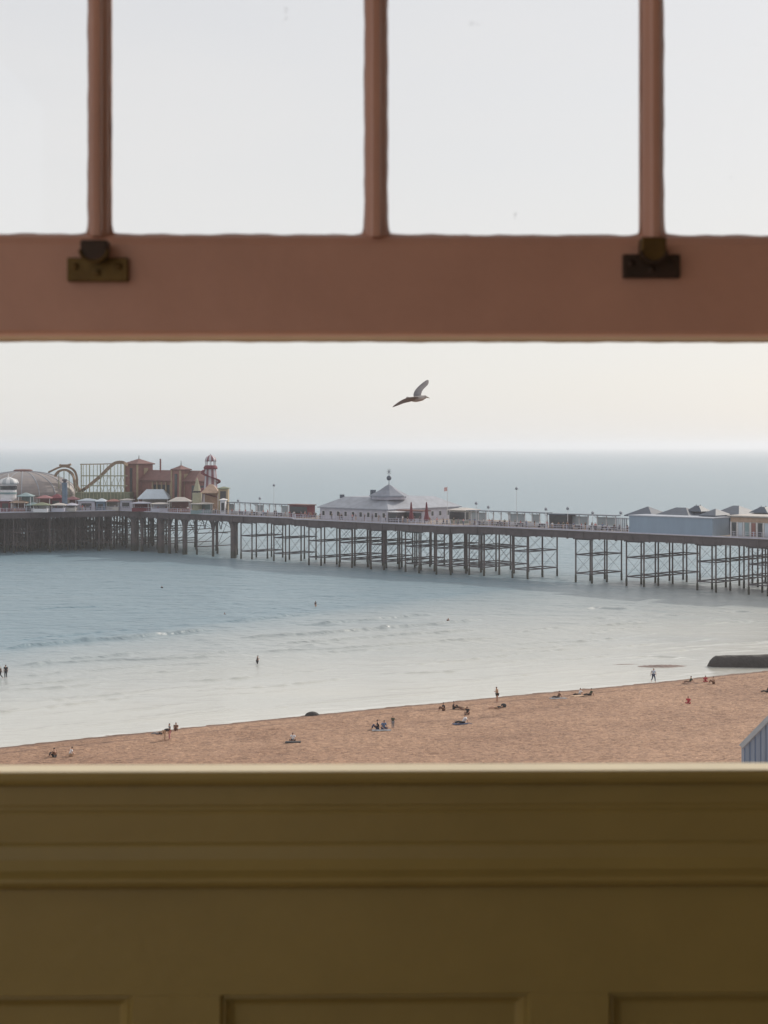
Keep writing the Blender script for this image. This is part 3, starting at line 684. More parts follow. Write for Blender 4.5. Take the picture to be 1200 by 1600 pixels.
# middle: great hall with cupola
h1 = hall('pier_hall', 500, 606, 1.0, 27, 795, 775.5, 4.5, 'large pale hall with a broad grey hipped roof and a pointed cupola', 'hall', M['lilac'], M['lead'], 9, wz=(1.0, 2.1), ww=.8, iy=5.0, nend=9)
root, Lh, ze, zr = h1
cp = W(614, 775, pp(tline(612, 8), 8).y); 
ct, co_ = loc2(cp); ct -= tline(506, 1.5); co_ -= 1.5
zf = lambda y: zat(y, cp) - DZ
MB().lathe([(4.3, zf(780)), (4.3, zf(775.5))], (ct, co_), 8).build('cupola_drum', M['lilac'], root)
cpo = MB().lathe([(5.0, zf(775.5)), (4.9, zf(774)), (2.4, zf(766)), (.9, zf(759.5)), (.15, zf(757))], (ct, co_), 8).build('cupola', M['cup'], root)
sph = [(max(.05, .62 * math.cos(a)), zf(747) + .62 * math.sin(a)) for a in np.linspace(-1.5, 1.5, 10)]
fb = MB().lathe(sph, (ct, co_), 14); fb.tube((ct, co_, zf(757)), (ct, co_, zf(739)), .07)
for k in range(4):
    a = k * math.pi / 4; fb.bar((ct - .8 * math.cos(a), co_, zf(737) - .8 * math.sin(a)), (ct + .8 * math.cos(a), co_, zf(737) + .8 * math.sin(a)), .08)
fb.build('finial', M['slate'], cpo, True)
for x in (589, 540):
    q = tline(x, 8) - tline(506, 1.5); MB().box(q - (.5 if x == 589 else .25), q + .5, 6, 7, zr - .5, zf(766) if x == 589 else zr + .4).build('chimney', M['slate'], root)
h4 = hall('glazed_pavilion', 703, 726, 7.0, 5, 798, 793, 1.5, 'glazed green pavilion with dark windows at the right end of the pale hall', 'pavilion', M['green'], M['offwhite'], 5, wz=(.9, 2.9), ww=1.15)
for x, yb in ((642.5, 803), (666.5, 805)):
    t = tline(x, -1.5); P = pp(t, -1.5); root = broot('parasol', t, -1.5, 'closed maroon parasol on the pier deck, ' + ('the left one of two, below the cupola' if x < 650 else 'the right one of two, right of the cupola'), 'parasol')
    z1 = zat(784, P) - DZ
    MB().tube((0, 0, 0), (0, 0, z1), .05).build('pole', M['white'], root)
    MB().lathe([(.1, .7), (.62, 1.0), (.55, 1.8), (.38, 2.7), (.15, z1 - .2), (.02, z1)], n=10).build('canopy', M['maroon'], root)
# stalls along neck: kiosks
def kiosk(x0, x1, off, yt, m, rm, label, open_=True):
    t0_ = tline(x0, off); t1_ = tline(x1, off); Lk = t1_ - t0_; P = pp((t0_ + t1_) / 2, off); z = zat(yt, P) - DZ
    root = broot('kiosk', t0_, off, label, 'kiosk')
    MB().box(0, Lk, 0, 2.6, 0, z - .25).build('wall', m, root); MB().box(-.25, Lk + .25, -.35, 2.85, z - .247, z).build('roof', rm, root)
    MB().box(.3, Lk - .3, -.05, .06, 1.0, z - .6).build('hatch', M['darkglass'], root)
kiosk(858, 889, 4.2, 803, M['iron'], M['slate'], 'dark grey kiosk in the middle of the right hand wind shelters')
kiosk(452, 481, 4.2, 788, M['maroon'], M['redroof'], 'maroon kiosk left of the white hall')
kiosk(607, 621, 0.2, 799, M['iron'], M['white'], 'small dark stand with a white roof below the cupola')
kiosk(622, 660, 3.5, 797, M['pink'] if 'pink' in M else M['lilac'], M['redroof'], 'pale kiosk with red roof edge behind the maroon parasols')
# glazed wind shelters
M['shglass'] = mat('shelter_glass', (.35, .40, .44), .15, .1, 1)
def shelter(x0, x1, off, y0, y1, label, cl='white'):
    t0_ = tline(x0, off); t1_ = tline(x1, off); Lk = t1_ - t0_; z0_ = zat(y0, pp(t0_, off)) - DZ; z1_ = zat(y1, pp(t1_, off)) - DZ; z = (z0_ + z1_) / 2
    root = broot('wind_shelter', t0_, off, label, 'wind shelter', 'wind shelters along the middle of the pier')
    MB().box(-.4, Lk + .4, -1.5, 1.5, z - .14, z).build('roof', M['slate'], root)
    n = max(2, int(Lk / 2.1)); bw_ = Lk / n
    pm_ = MB().box(-.09, .09, -.09, .09, 0, z - .143).bar((0, 0, z - .8), (0, -1.2, z - .2), .07).build('post', M['white'], root)
    am_ = MB().box(.092, bw_ - .092, -.05, .05, .05, .95).build('panel', M[cl], root)
    gm_ = MB().box(.15, bw_ - .15, -.02, .02, 1.0, z - .5).build('pane', M['shglass'], root)
    for k in range(n + 1):
        for src in ((pm_, am_, gm_) if k < n else (pm_,)):
            if src is gm_ and k and random.random() < .65: continue
            o_ = src if k == 0 else src.copy()
            if k: COL.objects.link(o_); o_.parent = root
            o_.location.x = Lk * k / n
    MB().box(0, Lk, -.75, -.3, .4, .48).build('bench', M['offwhite'], root)
shelter(358, 400, 5.5, 784, 786, 'white posted wind shelter starting beside the pier head')
shelter(402, 450, 5.5, 786, 788, 'white posted wind shelter left of the maroon kiosk')
shelter(736, 795, 5.5, 797, 799, 'white posted wind shelter right of the glazed green pavilion', 'offwhite')
shelter(797, 855, 5.5, 799, 801, 'white posted wind shelter left of the dark grey kiosk')
shelter(891, 962, 5.5, 802, 806, 'white posted wind shelter right of the dark grey kiosk')
# service gate structure between shelter and shed
t = tline(963, 3); root = broot('screen_fence', t, 3, 'tall grey slatted screen fence left of the blue grey shed', 'screen fence')
m = MB(); Lk = tline(983, 3) - t
for k in range(int(Lk / .5)): m.box(k * .5, k * .5 + .3, 0, .06, 0, 3.0)
m.box(-.1, Lk, -.06, -.003, 2.7, 2.9); m.box(-.1, Lk, -.06, -.003, .5, .7); m.build('slats', M['lead'], root)
# right hand sheds
hall('long_shed', 983, 1113, .1, 6.5, 808.3, 806.2, 3, 'long plain blue grey shed with blank wall on the pier', 'shed', M['bluegrey'], M['leadlight'], 0, .15, wz=(1, 2))
RG = 'dark slate roofed pavilions behind the blue grey shed'
hall('hip_pavilion', 984, 1017, 6.9, 6, 806.8, 791.5, 2.6, 'slate pavilion with steep pointed roof above the left end of the long shed', 'pavilion', M['bluegrey'], M['slate'], 0, .9, group=RG)
hall('hip_pavilion', 1031, 1074, 6.9, 6, 806.8, 793, 2.2, 'slate pavilion with long flat ridge above the middle of the long shed', 'pavilion', M['bluegrey'], M['slate'], 0, .9, group=RG)
hall('hip_pavilion', 1100, 1116, 5, 5, 806.5, 795, 2.6, 'small slate pavilion over the corner of the long shed', 'pavilion', M['bluegrey'], M['slate'], 0, .8, group=RG)
hall('hip_pavilion', 1122, 1152, 11, 7, 804.5, 790, 1.6, 'large slate pavilion with long ridge right of the long shed', 'pavilion', M['bluegrey'], M['slate'], 0, .9, group=RG)
def pagoda(xc, off, rb_, ye, ym, ya, label):
    t = tline(xc, off); P = pp(t, off); root = broot('pagoda_pavilion', t, off, label, 'pavilion', RG); z_ = lambda y: zat(y, P) - DZ
    q = math.pi / 4
    MB().lathe([(rb_ * .8, 0), (rb_ * .8, z_(ye))], n=4, ph=q).build('wall', M['white'], root)
    MB().lathe([(rb_, z_(ye)), (rb_, z_(ye - .8)), (rb_ * .62, z_(ym + 1))], n=4, ph=q).build('lower_roof', M['slate'], root)
    MB().lathe([(rb_ * .55, z_(ym + 1)), (rb_ * .55, z_(ym))], n=4, ph=q).build('lantern', M['white'], root)
    MB().lathe([(rb_ * .85, z_(ym)), (rb_ * .84, z_(ym - .6)), (rb_ * .3, z_(ya + 1.5)), (rb_ * .22, z_(ya))], n=4, ph=q).build('upper_roof', M['slate'], root)
    for s_ in (-1, 1): MB().tube((s_ * rb_ * .15, 0, z_(ya)), (s_ * rb_ * .15, 0, z_(ya - 2)), .1, .03).build('finial', M['slate'], root)
pagoda(1091, 11, 3.3, 806, 799, 790, 'two tiered pagoda pavilion between the slate roofs of the long shed')
pagoda(1193, 11, 3.6, 805, 801, 792, 'two tiered pagoda pavilion at the right edge of the view')
h5 = hall('arcade_building', 1142, 1235, 1.2, 8, 808, 804.5, 2, 'low cream arcade with brown fascia and open front at the right edge', 'arcade', M['offwhite'], M['offwhite'], 0, .6)
root, Lh, ze, zr = h5
MB().box(.0, Lh, -.12, -.003, ze - 1.1, ze - .2).build('fascia', M['orange'], root)
for k in range(9):
    x = Lh * k / 9 + .3; MB().box(x, x + Lh / 9 - .6, -.1, -.004, .3, ze - 1.25).build('shopfront', (M['darkglass'], M['pale'], M['teal'], M['brick'])[k % 4], root)
    MB().box(x - .35, x - .15, -.14, -.003, 0, ze - 1.11).build('pilaster', M['white'], root)

# lamp posts, flags
def lamp(x, yt, off, label=None):
    t = tline(x, off); P = pp(t, off); z = zat(yt, P) - DZ
    root = broot('lamp_post', t, off, label or 'thin lamp post with a small round lamp rising above the pier deck', 'lamp post', 'thin lamp posts along the pier')
    MB().lathe([(.16, 0), (.14, 1), (.07, 1.1), (.05, z - .5)], n=6).build('pole', M['white'], root)
    l_ = MB().lathe([(.1, z - .5), (.3, z - .35), (.36, z - .1), (.18, z + .1), (.03, z + .2)], n=8); l_.bar((-.5, 0, z - .5), (.5, 0, z - .5), .06); l_.build('lamp_head', M['lead'], root)
for x, yt, lb in ((406, 777.5, 'between the pier head and the tall mast'), (744, 785, 'just right of the green glazed pavilion'), (887, 793, 'at the right end of the dark grey kiosk'), (926, 800, 'over the right hand wind shelter'),
                 (853, 794, 'at the left end of the dark grey kiosk'), (763, 791, 'second to the right of the green glazed pavilion'), (372, 781, 'at the edge of the pier head'), (970, 800, 'by the slatted screen fence')): lamp(x, yt, 2.5, 'thin lamp post ' + lb)
lamp(428, 757, 6, 'tall thin mast with a small head left of the maroon kiosk'); lamp(807, 762, 6, 'tall thin mast with a small head above the right hand wind shelters')
def flag(x, yt, off, m, label):
    t = tline(x, off); P = pp(t, off); z = zat(yt, P) - DZ; root = broot('flagpole', t, off, label, 'flagpole')
    MB().tube((0, 0, 0), (0, 0, z + .3), .08, .05).build('pole', M['white'], root)
    vs = []; n = 8
    for k in range(n + 1):
        for zz in (0, -.95): vs.append((-k * .14, .12 * math.sin(k * .9), z + zz - k * .02))
    vs += [(a, b + .02, c) for a, b, c in vs]; q = (n + 1) * 2
    fs = [(2 * k, 2 * k + 1, 2 * k + 3, 2 * k + 2) for k in range(n)] + [(q + 2 * k, q + 2 * k + 2, q + 2 * k + 3, q + 2 * k + 1) for k in range(n)]
    MB().add(vs, fs).build('flag', m, root)
M['pinkflag'] = mat('pink_flag', (.62, .38, .38), .8)
flag(699, 761, 9, M['pinkflag'], 'flagpole with a faded pink flag on the pale hall roof')

# ------------------------------------------------------------------ people
def skin_mesh(name, verts, edges, root_i=0, sub=1):
    me = bpy.data.meshes.new(name); me.from_pydata([v[:3] for v in verts], edges, []); o = bpy.data.objects.new(name, me); COL.objects.link(o)
    md = o.modifiers.new('skin', 'SKIN'); md.use_smooth_shade = True
    sv = me.skin_vertices[0].data
    for i, v in enumerate(verts): sv[i].radius = (v[3], v[3] if len(v) < 5 else v[4]); sv[i].use_root = (i == root_i)
    if sub: s_ = o.modifiers.new('sub', 'SUBSURF'); s_.levels = sub; s_.render_levels = sub
    dg = bpy.context.evaluated_depsgraph_get(); dg.update()
    r_ = bpy.data.meshes.new_from_object(o.evaluated_get(dg)); r_.name = name
    bpy.data.objects.remove(o); bpy.data.meshes.remove(me)
    r_.polygons.foreach_set('use_smooth', [True] * len(r_.polygons)); r_.materials.clear(); r_.materials.append(None)
    return r_

def pose(hip, chest, neck, head, sh, el, ha, kn, an, toe):
    """joints; limbs given as [left, right]; returns meshes for body, top, legs, hair"""
    Vv = Vector; hip, chest, neck, head = map(Vv, (hip, chest, neck, head))
    side = Vv((0, 1, 0))                      # figure faces +x
    v = [(*hip, .125, .15), (*((hip + chest) / 2), .105, .135), (*chest, .115, .16), (*neck, .05), (*(neck * .3 + head * .7), .075), (*head, .098), (*(head + (head - neck).normalized() * .09), .07)]
    e = [(0, 1), (1, 2), (2, 3), (3, 4), (4, 5), (5, 6)]
    top = [(*(hip + (chest - hip) * .05), .15, .18), (*((hip + chest) / 2), .125, .16), (*chest, .13, .18), (*(neck - (neck - chest) * .2), .075)]; te = [(0, 1), (1, 2), (2, 3)]
    leg = [(*hip, .145, .175)]; le = []
    for s_ in (0, 1):
        sg = 1 if s_ == 0 else -1
        S_ = Vv(sh[s_]); E_ = Vv(el[s_]); A_ = Vv(ha[s_]); n = len(v)
        hd = (A_ - E_).normalized()
        v += [(*S_, .062), (*E_, .043), (*A_, .029), (*(A_ + hd * .07), .038, .022), (*(A_ + hd * .16), .014), (*(A_ + hd * .08 + Vv((.05, 0, .01))), .012)]
        e += [(2, n), (n, n + 1), (n + 1, n + 2), (n + 2, n + 3), (n + 3, n + 4), (n + 3, n + 5)]
        n2 = len(top); top += [(*S_, .08), (*(S_ * .35 + E_ * .65), .066)]; te += [(2, n2), (n2, n2 + 1)]
        K_ = Vv(kn[s_]); B_ = Vv(an[s_]); T_ = Vv(toe[s_]); hj = hip + side * sg * .09 + Vv((0, 0, -.04)); n = len(v)
        v += [(*hj, .092), (*K_, .06), (*((K_ + B_) / 2), .05), (*B_, .036), (*T_, .034, .042)]
        e += [(0, n), (n, n + 1), (n + 1, n + 2), (n + 2, n + 3), (n + 3, n + 4)]
        n3 = len(leg); leg += [(*hj, .11), (*K_, .078), (*(K_ * .15 + B_ * .85), .062)]; le += [(0, n3), (n3, n3 + 1), (n3 + 1, n3 + 2)]
    body = skin_mesh('body', v, e); tp = skin_mesh('top', top, te); lg = skin_mesh('trousers', leg, le)
    sh_ = skin_mesh('shorts', [leg[0], leg[1], (*((Vv(leg[1][:3]) + Vv(leg[2][:3])) / 2), .1), leg[4], (*((Vv(leg[4][:3]) + Vv(leg[5][:3])) / 2), .1)], [(0, 1), (1, 2), (0, 3), (3, 4)])
    up = (head - neck).normalized(); back_ = Vv((-.04, 0, 0))
    hr = skin_mesh('hair', [(*(head + back_ * 1.5 - up * .03), .085), (*(head + up * .05 + back_ * .6), .105), (*(head + up * .11 + back_ * .2), .07)], [(0, 1), (1, 2)])
    return body, tp, lg, sh_, hr
Z2 = lambda f: [(f[0], f[1], f[2]), (f[0], -f[1], f[2])]
POSES = {
 'stand': pose((0, 0, .95), (0, 0, 1.30), (.01, 0, 1.47), (.03, 0, 1.60), Z2((0, .19, 1.40)), Z2((-.03, .26, 1.12)), Z2((.05, .25, .86)), Z2((.02, .1, .52)), Z2((0, .11, .09)), Z2((.17, .13, .04))),
 'walk': pose((0, 0, .93), (.02, 0, 1.28), (.04, 0, 1.45), (.07, 0, 1.58), Z2((.02, .19, 1.38)), [(.12, .25, 1.12), (-.14, -.25, 1.13)], [(.3, .2, .95), (-.2, -.26, .88)], [(.2, .1, .53), (-.05, -.1, .5)], [(.26, .1, .09), (-.36, -.1, .16)], [(.43, .11, .05), (-.24, -.12, .04)]),
 'armsfront': pose((0, 0, .95), (.02, 0, 1.30), (.05, 0, 1.46), (.1, 0, 1.58), Z2((.02, .19, 1.40)), Z2((.08, .25, 1.14)), Z2((.28, .08, 1.2)), Z2((.03, .1, .52)), Z2((0, .11, .09)), Z2((.17, .13, .04))),
 'bend': pose((-.1, 0, .92), (.18, 0, 1.08), (.33, 0, 1.12), (.45, 0, 1.1), Z2((.26, .19, 1.08)), Z2((.3, .22, .82)), Z2((.4, .14, .62)), Z2((-.02, .1, .5)), Z2((-.06, .11, .09)), Z2((.11, .13, .04))),
 'sit': pose((0, 0, .13), (-.05, 0, .48), (.0, 0, .64), (.04, 0, .77), Z2((-.03, .18, .57)), Z2((.1, .24, .36)), Z2((.34, .12, .38)), Z2((.38, .13, .45)), Z2((.52, .13, .07)), Z2((.68, .14, .05))),
 'sitback': pose((0, 0, .13), (-.16, 0, .46), (-.17, 0, .62), (-.13, 0, .75), Z2((-.18, .19, .55)), Z2((-.36, .24, .32)), Z2((-.42, .26, .06)), Z2((.42, .13, .2)), Z2((.82, .13, .07)), Z2((.88, .14, .2))),
 'cross': pose((0, 0, .13), (.05, 0, .47), (.11, 0, .63), (.18, 0, .74), Z2((.07, .18, .56)), Z2((.14, .27, .32)), Z2((.32, .18, .2)), Z2((.28, .3, .18)), Z2((.3, -.02, .07)), Z2((.36, -.14, .06))),
 'lie': pose((0, 0, .12), (-.36, 0, .17), (-.52, 0, .2), (-.63, 0, .24), Z2((-.44, .19, .15)), Z2((-.3, .3, .08)), Z2((-.08, .33, .06)), Z2((.42, .12, .2)), Z2((.84, .12, .07)), Z2((.9, .14, .2))),
}
def slot(o, m):
    if not o.material_slots: return
    o.material_slots[0].link = 'OBJECT'; o.material_slots[0].material = m
def person(P, ps, rz, top, bottom, label, group=None, scale=1.0, shorts=False, dz=0, hair=True):
    root = empty('person', (P.x, P.y, P.z + dz), rz, label, 'person', group); root.scale = (scale,) * 3
    b, tp, lg, sh_, hr = POSES[ps]
    def ch(n, me, m): o = bpy.data.objects.new(n, me); COL.objects.link(o); o.parent = root; slot(o, m); return o
    ch('body', b, M['skin'])
    if top: ch('top', tp, CL[top])
    if bottom: ch('shorts' if shorts else 'trousers', sh_ if shorts else lg, CL[bottom])
    if hair: ch('hair', hr, M['hair'])
    return root
A = at
person(A(9, 1059), 'stand', R(120), 'black', 'black', 'person in dark wetsuit standing in the shallows near the left edge', scale=1.05, dz=-.12)
person(A(0, 1060), 'walk', R(180), 'black', 'black', 'person in dark clothes wading, cut by the left edge of the view', scale=1.05, dz=-.12)
person(A(402, 1037), 'armsfront', R(20), 'black', 'black', 'lone wader in dark clothes in knee deep water', dz=-.55)
person(A(85, 1183), 'sit', R(150), 'brown', 'black', 'person in dark brown sitting on the shingle, nearest the left edge')
person(A(110, 1181), 'cross', R(30), 'white', 'tan', 'person with dark hair and pale top sitting second from the left on the shingle')
person(A(258, 1157), 'bend', R(20), 'black', 'tan', 'person bending over in black top and pale trousers by the water edge', scale=1.0)
person(A(265, 1156), 'stand', R(200), 'grey', 'pink', 'person in grey top beside the bending person in black', scale=.95)
person(A(275, 1142), 'sit', R(-90), 'brown', 'brown', 'person in brown sitting behind the two bending figures')
person(A(247, 1148), 'lie', R(170), 'black', 'grey', 'person lying at the water edge left of the bending pair', scale=.9)
person(A(458, 1158), 'cross', R(-100), 'white', 'black', 'person in white top sitting alone on a dark mat')
mt = MB().box(-.75, .75, -.35, .35, .0, .1).build('mat', CL['black'], None, bevel=.03); mt.location = A(458, 1160) + Vector((0, -.2, .02)); tag(mt, 'dark mat under the lone person in white top', 'mat')
person(A(590, 1140), 'sit', R(180), 'black', 'navy', 'person in black sitting left in the close pair by the small child', scale=1.15)
person(A(599, 1140), 'cross', R(-60), 'blue', 'navy', 'person in blue top sitting right in the close pair by the small child', scale=1.15)
person(A(614, 1139), 'stand', R(-90), 'green', 'grey', 'small child in dark green standing beside the seated pair', scale=.78)
person(A(693, 1110), 'sit', R(200), 'black', 'brown', 'person in black sitting leftmost of the group near the water')
person(A(709, 1108), 'sit', R(0), 'black', 'black', 'person in black sitting with knees up second in the group near the water')
person(A(722, 1108), 'lie', R(150), 'tan', 'brown', 'person lying down between the seated figures in black')
person(A(731, 1116), 'cross', R(-120), 'black', 'maroon' if 'maroon' in CL else 'brown', 'person in black sitting hunched just behind the figure in white shirt')
person(A(724, 1131), 'sitback', R(180), 'white', 'black', 'person in a white shirt and black trousers leaning back on the shingle', scale=1.2)
person(A(777, 1098), 'armsfront', R(200), 'tan', 'black', 'tall bare chested person in dark shorts standing by the sunbather', scale=1.08, shorts=True)
person(A(776, 1107), 'lie', R(180), 'black', 'tan', 'sunbather lying flat in front of the standing person in shorts', shorts=True)
bg_ = MB().lathe([(.26, 0), (.32, .15), (.26, .36), (.1, .42)], n=10).build('bag', CL['black'], None, True); bg_.location = A(787, 1105); tag(bg_, 'black bag lying at the feet of the sunbather', 'bag')
person(A(872, 1091), 'sitback', R(185), 'brown', 'black', 'person in dark clothes reclining alone left of the white shirted one')
person(A(905, 1087), 'sitback', R(190), 'white', 'black', 'person in white top sitting beside a companion in dark green')
person(A(922, 1087), 'sitback', R(180), 'green', 'black', 'person in dark green sitting with legs out beside the one in white')
person(A(1021, 1066), 'walk', R(-70), 'lightblue', 'navy', 'person in pale blue top and navy trousers standing at the water edge', scale=1.05)
person(A(1078, 1067), 'sitback', R(180), 'green', 'brown', 'person in dark green reclining right of the one standing at the water edge')
person(A(1102, 1066), 'cross', R(-90), 'red', 'red', 'person in red sitting at the water edge beside a dark haired companion')
person(A(1115, 1068), 'sit', R(180), 'tan', 'brown', 'dark haired person in tan sitting right of the one in red at the water edge')
person(A(1076, 1100), 'cross', R(-120), 'red', 'maroon' if 'maroon' in CL else 'red', 'person in red sitting alone in the middle of the shingle')
person(A(1199, 1082), 'sitback', R(180), 'black', 'black', 'person in black reclining at the right edge of the view')
for x, y, cl_, a_, lb in ((905, 1088, 'tan', .5, 'tan towel under the person in white top beside the one in dark green'), (872, 1092, 'grey', .2, 'grey towel under the lone reclining person in dark clothes'),
                    (722, 1132, 'navy', .3, 'navy towel under the person leaning back in a white shirt'), (1078, 1068, 'brown', .4, 'brown towel under the reclining person in dark green'), (596, 1142, 'grey', .1, 'grey blanket under the close seated pair')):
    n_ = 6; v_ = []; 
    for i in range(n_ + 1):
        for j in range(n_ + 1): v_.append(((i / n_ - .5) * 1.9, (j / n_ - .5) * .9, .04 + .02 * math.sin(i * 2.1 + j)))
    v_ += [(p_[0], p_[1], p_[2] - .06) for p_ in v_]; q_ = (n_ + 1) ** 2; f_ = []
    for i in range(n_):
        for j in range(n_): k = i * (n_ + 1) + j; f_ += [(k, k + n_ + 1, k + n_ + 2, k + 1), (q_ + k, q_ + k + 1, q_ + k + n_ + 2, q_ + k + n_ + 1)]
    t_ = MB().add(v_, f_).build('towel', CL[cl_], None, True); t_.location = A(x, y) + Vector((0, 0, .05)); t_.rotation_euler.z = a_; tag(t_, lb, 'towel')
# swimmers
person(A(253, 919), 'stand', R(90), 'black', None, 'lone swimmer far out, left of the others', dz=-1.2)
person(A(493, 947), 'stand', R(40), 'black', None, 'swimmer upright in the water below the middle of the pier', dz=-.75)
person(A(351, 960), 'stand', R(40), 'black', None, 'swimmer with only the head above water between two others', dz=-1.38)
person(A(700, 971), 'armsfront', R(-60), 'brown', None, 'swimmer in brown near the breaking wave lines', dz=-1.1)
# visitors on the pier
tops = ['black', 'white', 'blue', 'navy', 'red', 'green', 'brown', 'grey', 'black', 'pink', 'navy']
rp_ = random.Random(11)
def where(x):
    for lim, w_ in ((240, 'near the corner of the pier head'), (300, 'in front of the red brick building'), (358, 'below the helter skelter'), (402, 'right of the pier head fairground'), (450, 'left of the maroon kiosk'), (500, 'beside the maroon kiosk'),
                    (560, 'in front of the white hall'), (612, 'below the pointed cupola'), (655, 'around the left maroon parasol'), (690, 'right of the maroon parasols'), (736, 'by the green glazed pavilion'),
                    (795, 'just right of the green glazed pavilion'), (858, 'left of the dark grey kiosk'), (892, 'in front of the dark grey kiosk'), (935, 'right of the dark grey kiosk'), (9999, 'left of the slatted screen fence')):
        if x < lim: return w_
def visitor_look(x):
    return rp_.choice(['stand', 'walk', 'walk', 'armsfront']), rp_.uniform(0, 6.28), rp_.choice(tops), rp_.choice(['black', 'navy', 'grey', 'tan', 'brown'])
USED = set()
def visitor(x, off):
    t = tline(x, off); P = pp(t, off, DZ)
    a_, b_, c_, d_ = visitor_look(x)
    for _ in range(60):
        if (c_, d_, where(x)) not in USED: break
        a_, b_, c_, d_ = visitor_look(x)
    USED.add((c_, d_, where(x)))
    person(P, a_, b_, c_, d_, 'visitor in %s and %s %s' % (c_, d_, where(x)), 'visitors on the pier deck', rp_.uniform(.95, 1.08))
for x in list(np.arange(375, 500, 8.5)) + list(np.arange(735, 980, 9)): visitor(x + rp_.uniform(-3, 3), rp_.uniform(.7, 3.4))
for x in np.arange(482, 604, 11): visitor(x + rp_.uniform(-4, 4), rp_.uniform(-2.8, .8))
for x in np.arange(622, 730, 8.5): visitor(x + rp_.uniform(-3, 3), rp_.uniform(-2.8, .6))
for x in np.arange(212, 372, 9): visitor(x + rp_.uniform(-3, 3), rp_.uniform(.8, 4))
for k in range(18):
    f = rp_.random(); q0 = Vector((Bh[0], 0)); q1 = Vector(Ch); q = q0.lerp(q1, f)
    P = pp(q.x, q.y + rp_.uniform(1, 3.5)); c_ = ['black', 'white', 'blue', 'red', 'green', 'grey'][k % 6]; d_ = ['black', 'tan', 'navy'][k // 6]
    person(P, rp_.choice(['stand', 'walk']), rp_.uniform(0, 6.28), c_, d_, 'visitor in %s top and %s trousers among the stalls left of the head corner' % (c_, d_), 'visitors on the pier deck')


# benches facing the sea along the deck
for i, x in enumerate((375, 394, 412, 436, 745, 780, 812, 846, 900, 926, 944, 958)):
    t = tline(x, 3.9); bn = broot('bench', t, 3.9, 'dark bench on the pier ' + where(x) + (', seaward one' if i % 2 == 0 else ', shoreward one'), 'bench', 'benches along the pier deck')
    MB().box(-.9, .9, -.25, .25, .42, .48).build('seat', M['iron'], bn); MB().box(-.9, .9, .22, .28, .55, .95).build('backrest', M['iron'], bn)
    for sx in (-.8, .8): MB().box(sx - .04, sx + .04, -.22, .26, 0, .418).build('leg', M['iron'], bn)
# ------------------------------------------------------------------ beach hut at lower right
hY = 125.0; a = W(1163, 1168, hY); gzh = float(gz(a.x + 4, hY + 4))
hut = empty('boarded_hut', (a.x, hY, gzh), 0, 'blue grey hut with vertical boards and a sloping roof on the beach', 'hut')
ze = a.z - gzh; wd = 8.4; sl_ = 38 / 37.0
pk = ze + wd / 2 * sl_
M['hut'] = mat('hut_boards', (.26, .31, .40), .7, .12, .8, stretch=(3, 3, .3))
M['hutroof'] = mat('hut_roof_edge', (.26, .26, .27), .7, .15, 1)
m = MB(); m.add([(0, 0, -.5), (wd, 0, -.5), (wd, 0, ze), (wd / 2, 0, pk), (0, 0, ze), (0, 1, -.5), (wd, 1, -.5), (wd, 1, ze), (wd / 2, 1, pk), (0, 1, ze)],
    [(0, 1, 2, 3, 4), (9, 8, 7, 6, 5), (0, 4, 9, 5), (1, 6, 7, 2), (4, 3, 8, 9), (3, 2, 7, 8)]); m.build('wall', M['hut'], hut)
bt = MB(); x = .02; k = 0
while x < wd:
    zt = ze + min(x, wd - x) * sl_ - .02; bt.box(x - .035, x + .035, -.07, -.003, -.45, zt); x += .42
bt.build('batten', mat('hut_battens', (.13, .19, .30), .7, .1, 1), hut)
rf = MB()
for sg, x0 in ((1, 0), (-1, wd)):
    p0 = Vector((x0 - sg * .12, -.14, ze - .12 + .05)); p1 = Vector((wd / 2, -.14, pk + .05)); rf.add([], [])
    n_ = Vector((-sg * sl_, 0, 1)).normalized() * .09
    for yy0, yy1 in ((-.14, 1.1),):
        vs = [(p0.x, yy0, p0.z), (p1.x, yy0, p1.z), (p1.x + n_.x * 0, yy0, p1.z + .12), (p0.x + n_.x, yy0, p0.z + n_.z), (p0.x, yy1, p0.z), (p1.x, yy1, p1.z), (p1.x, yy1, p1.z + .12), (p0.x + n_.x, yy1, p0.z + n_.z)]
        rf.add(vs, [(0, 1, 2, 3), (7, 6, 5, 4), (0, 4, 5, 1), (1, 5, 6, 2), (2, 6, 7, 3), (3, 7, 4, 0)])
rf.build('roof', M['hutroof'], hut)

# ------------------------------------------------------------------ gull
gY = 36.0; gP = W(643, 622, gY); gull = empty('gull', gP, 0, 'grey brown gull gliding to the right above the sea with spread wings', 'gull')
def gp(x, y, dy=0): q = W(x, y, gY + dy); return Vector((q.x - gP.x, q.y - gP.y, q.z - gP.z))
def gv(x, y, r_, dy=0, r2=None): q = gp(x, y, dy); return (q.x, q.y, q.z, r_, r2 or r_)
gb = skin_mesh('body', [gv(634, 622.8, .018, .0, .05), gv(640, 623.5, .045), gv(648, 624, .068), gv(656, 623, .07), gv(661, 621.3, .055), gv(664.5, 620.0, .043), gv(667.2, 620.3, .027)], [(i, i + 1) for i in range(6)], 3, 2)
o = bpy.data.objects.new('body', gb); COL.objects.link(o); o.parent = gull; slot(o, M['gull'])
bk = MB(); q0 = gp(667, 620.4); q1 = gp(671.3, 622.2); bk.tube(q0, q1, .017, .004); bk.build('beak', M['beak'], gull)
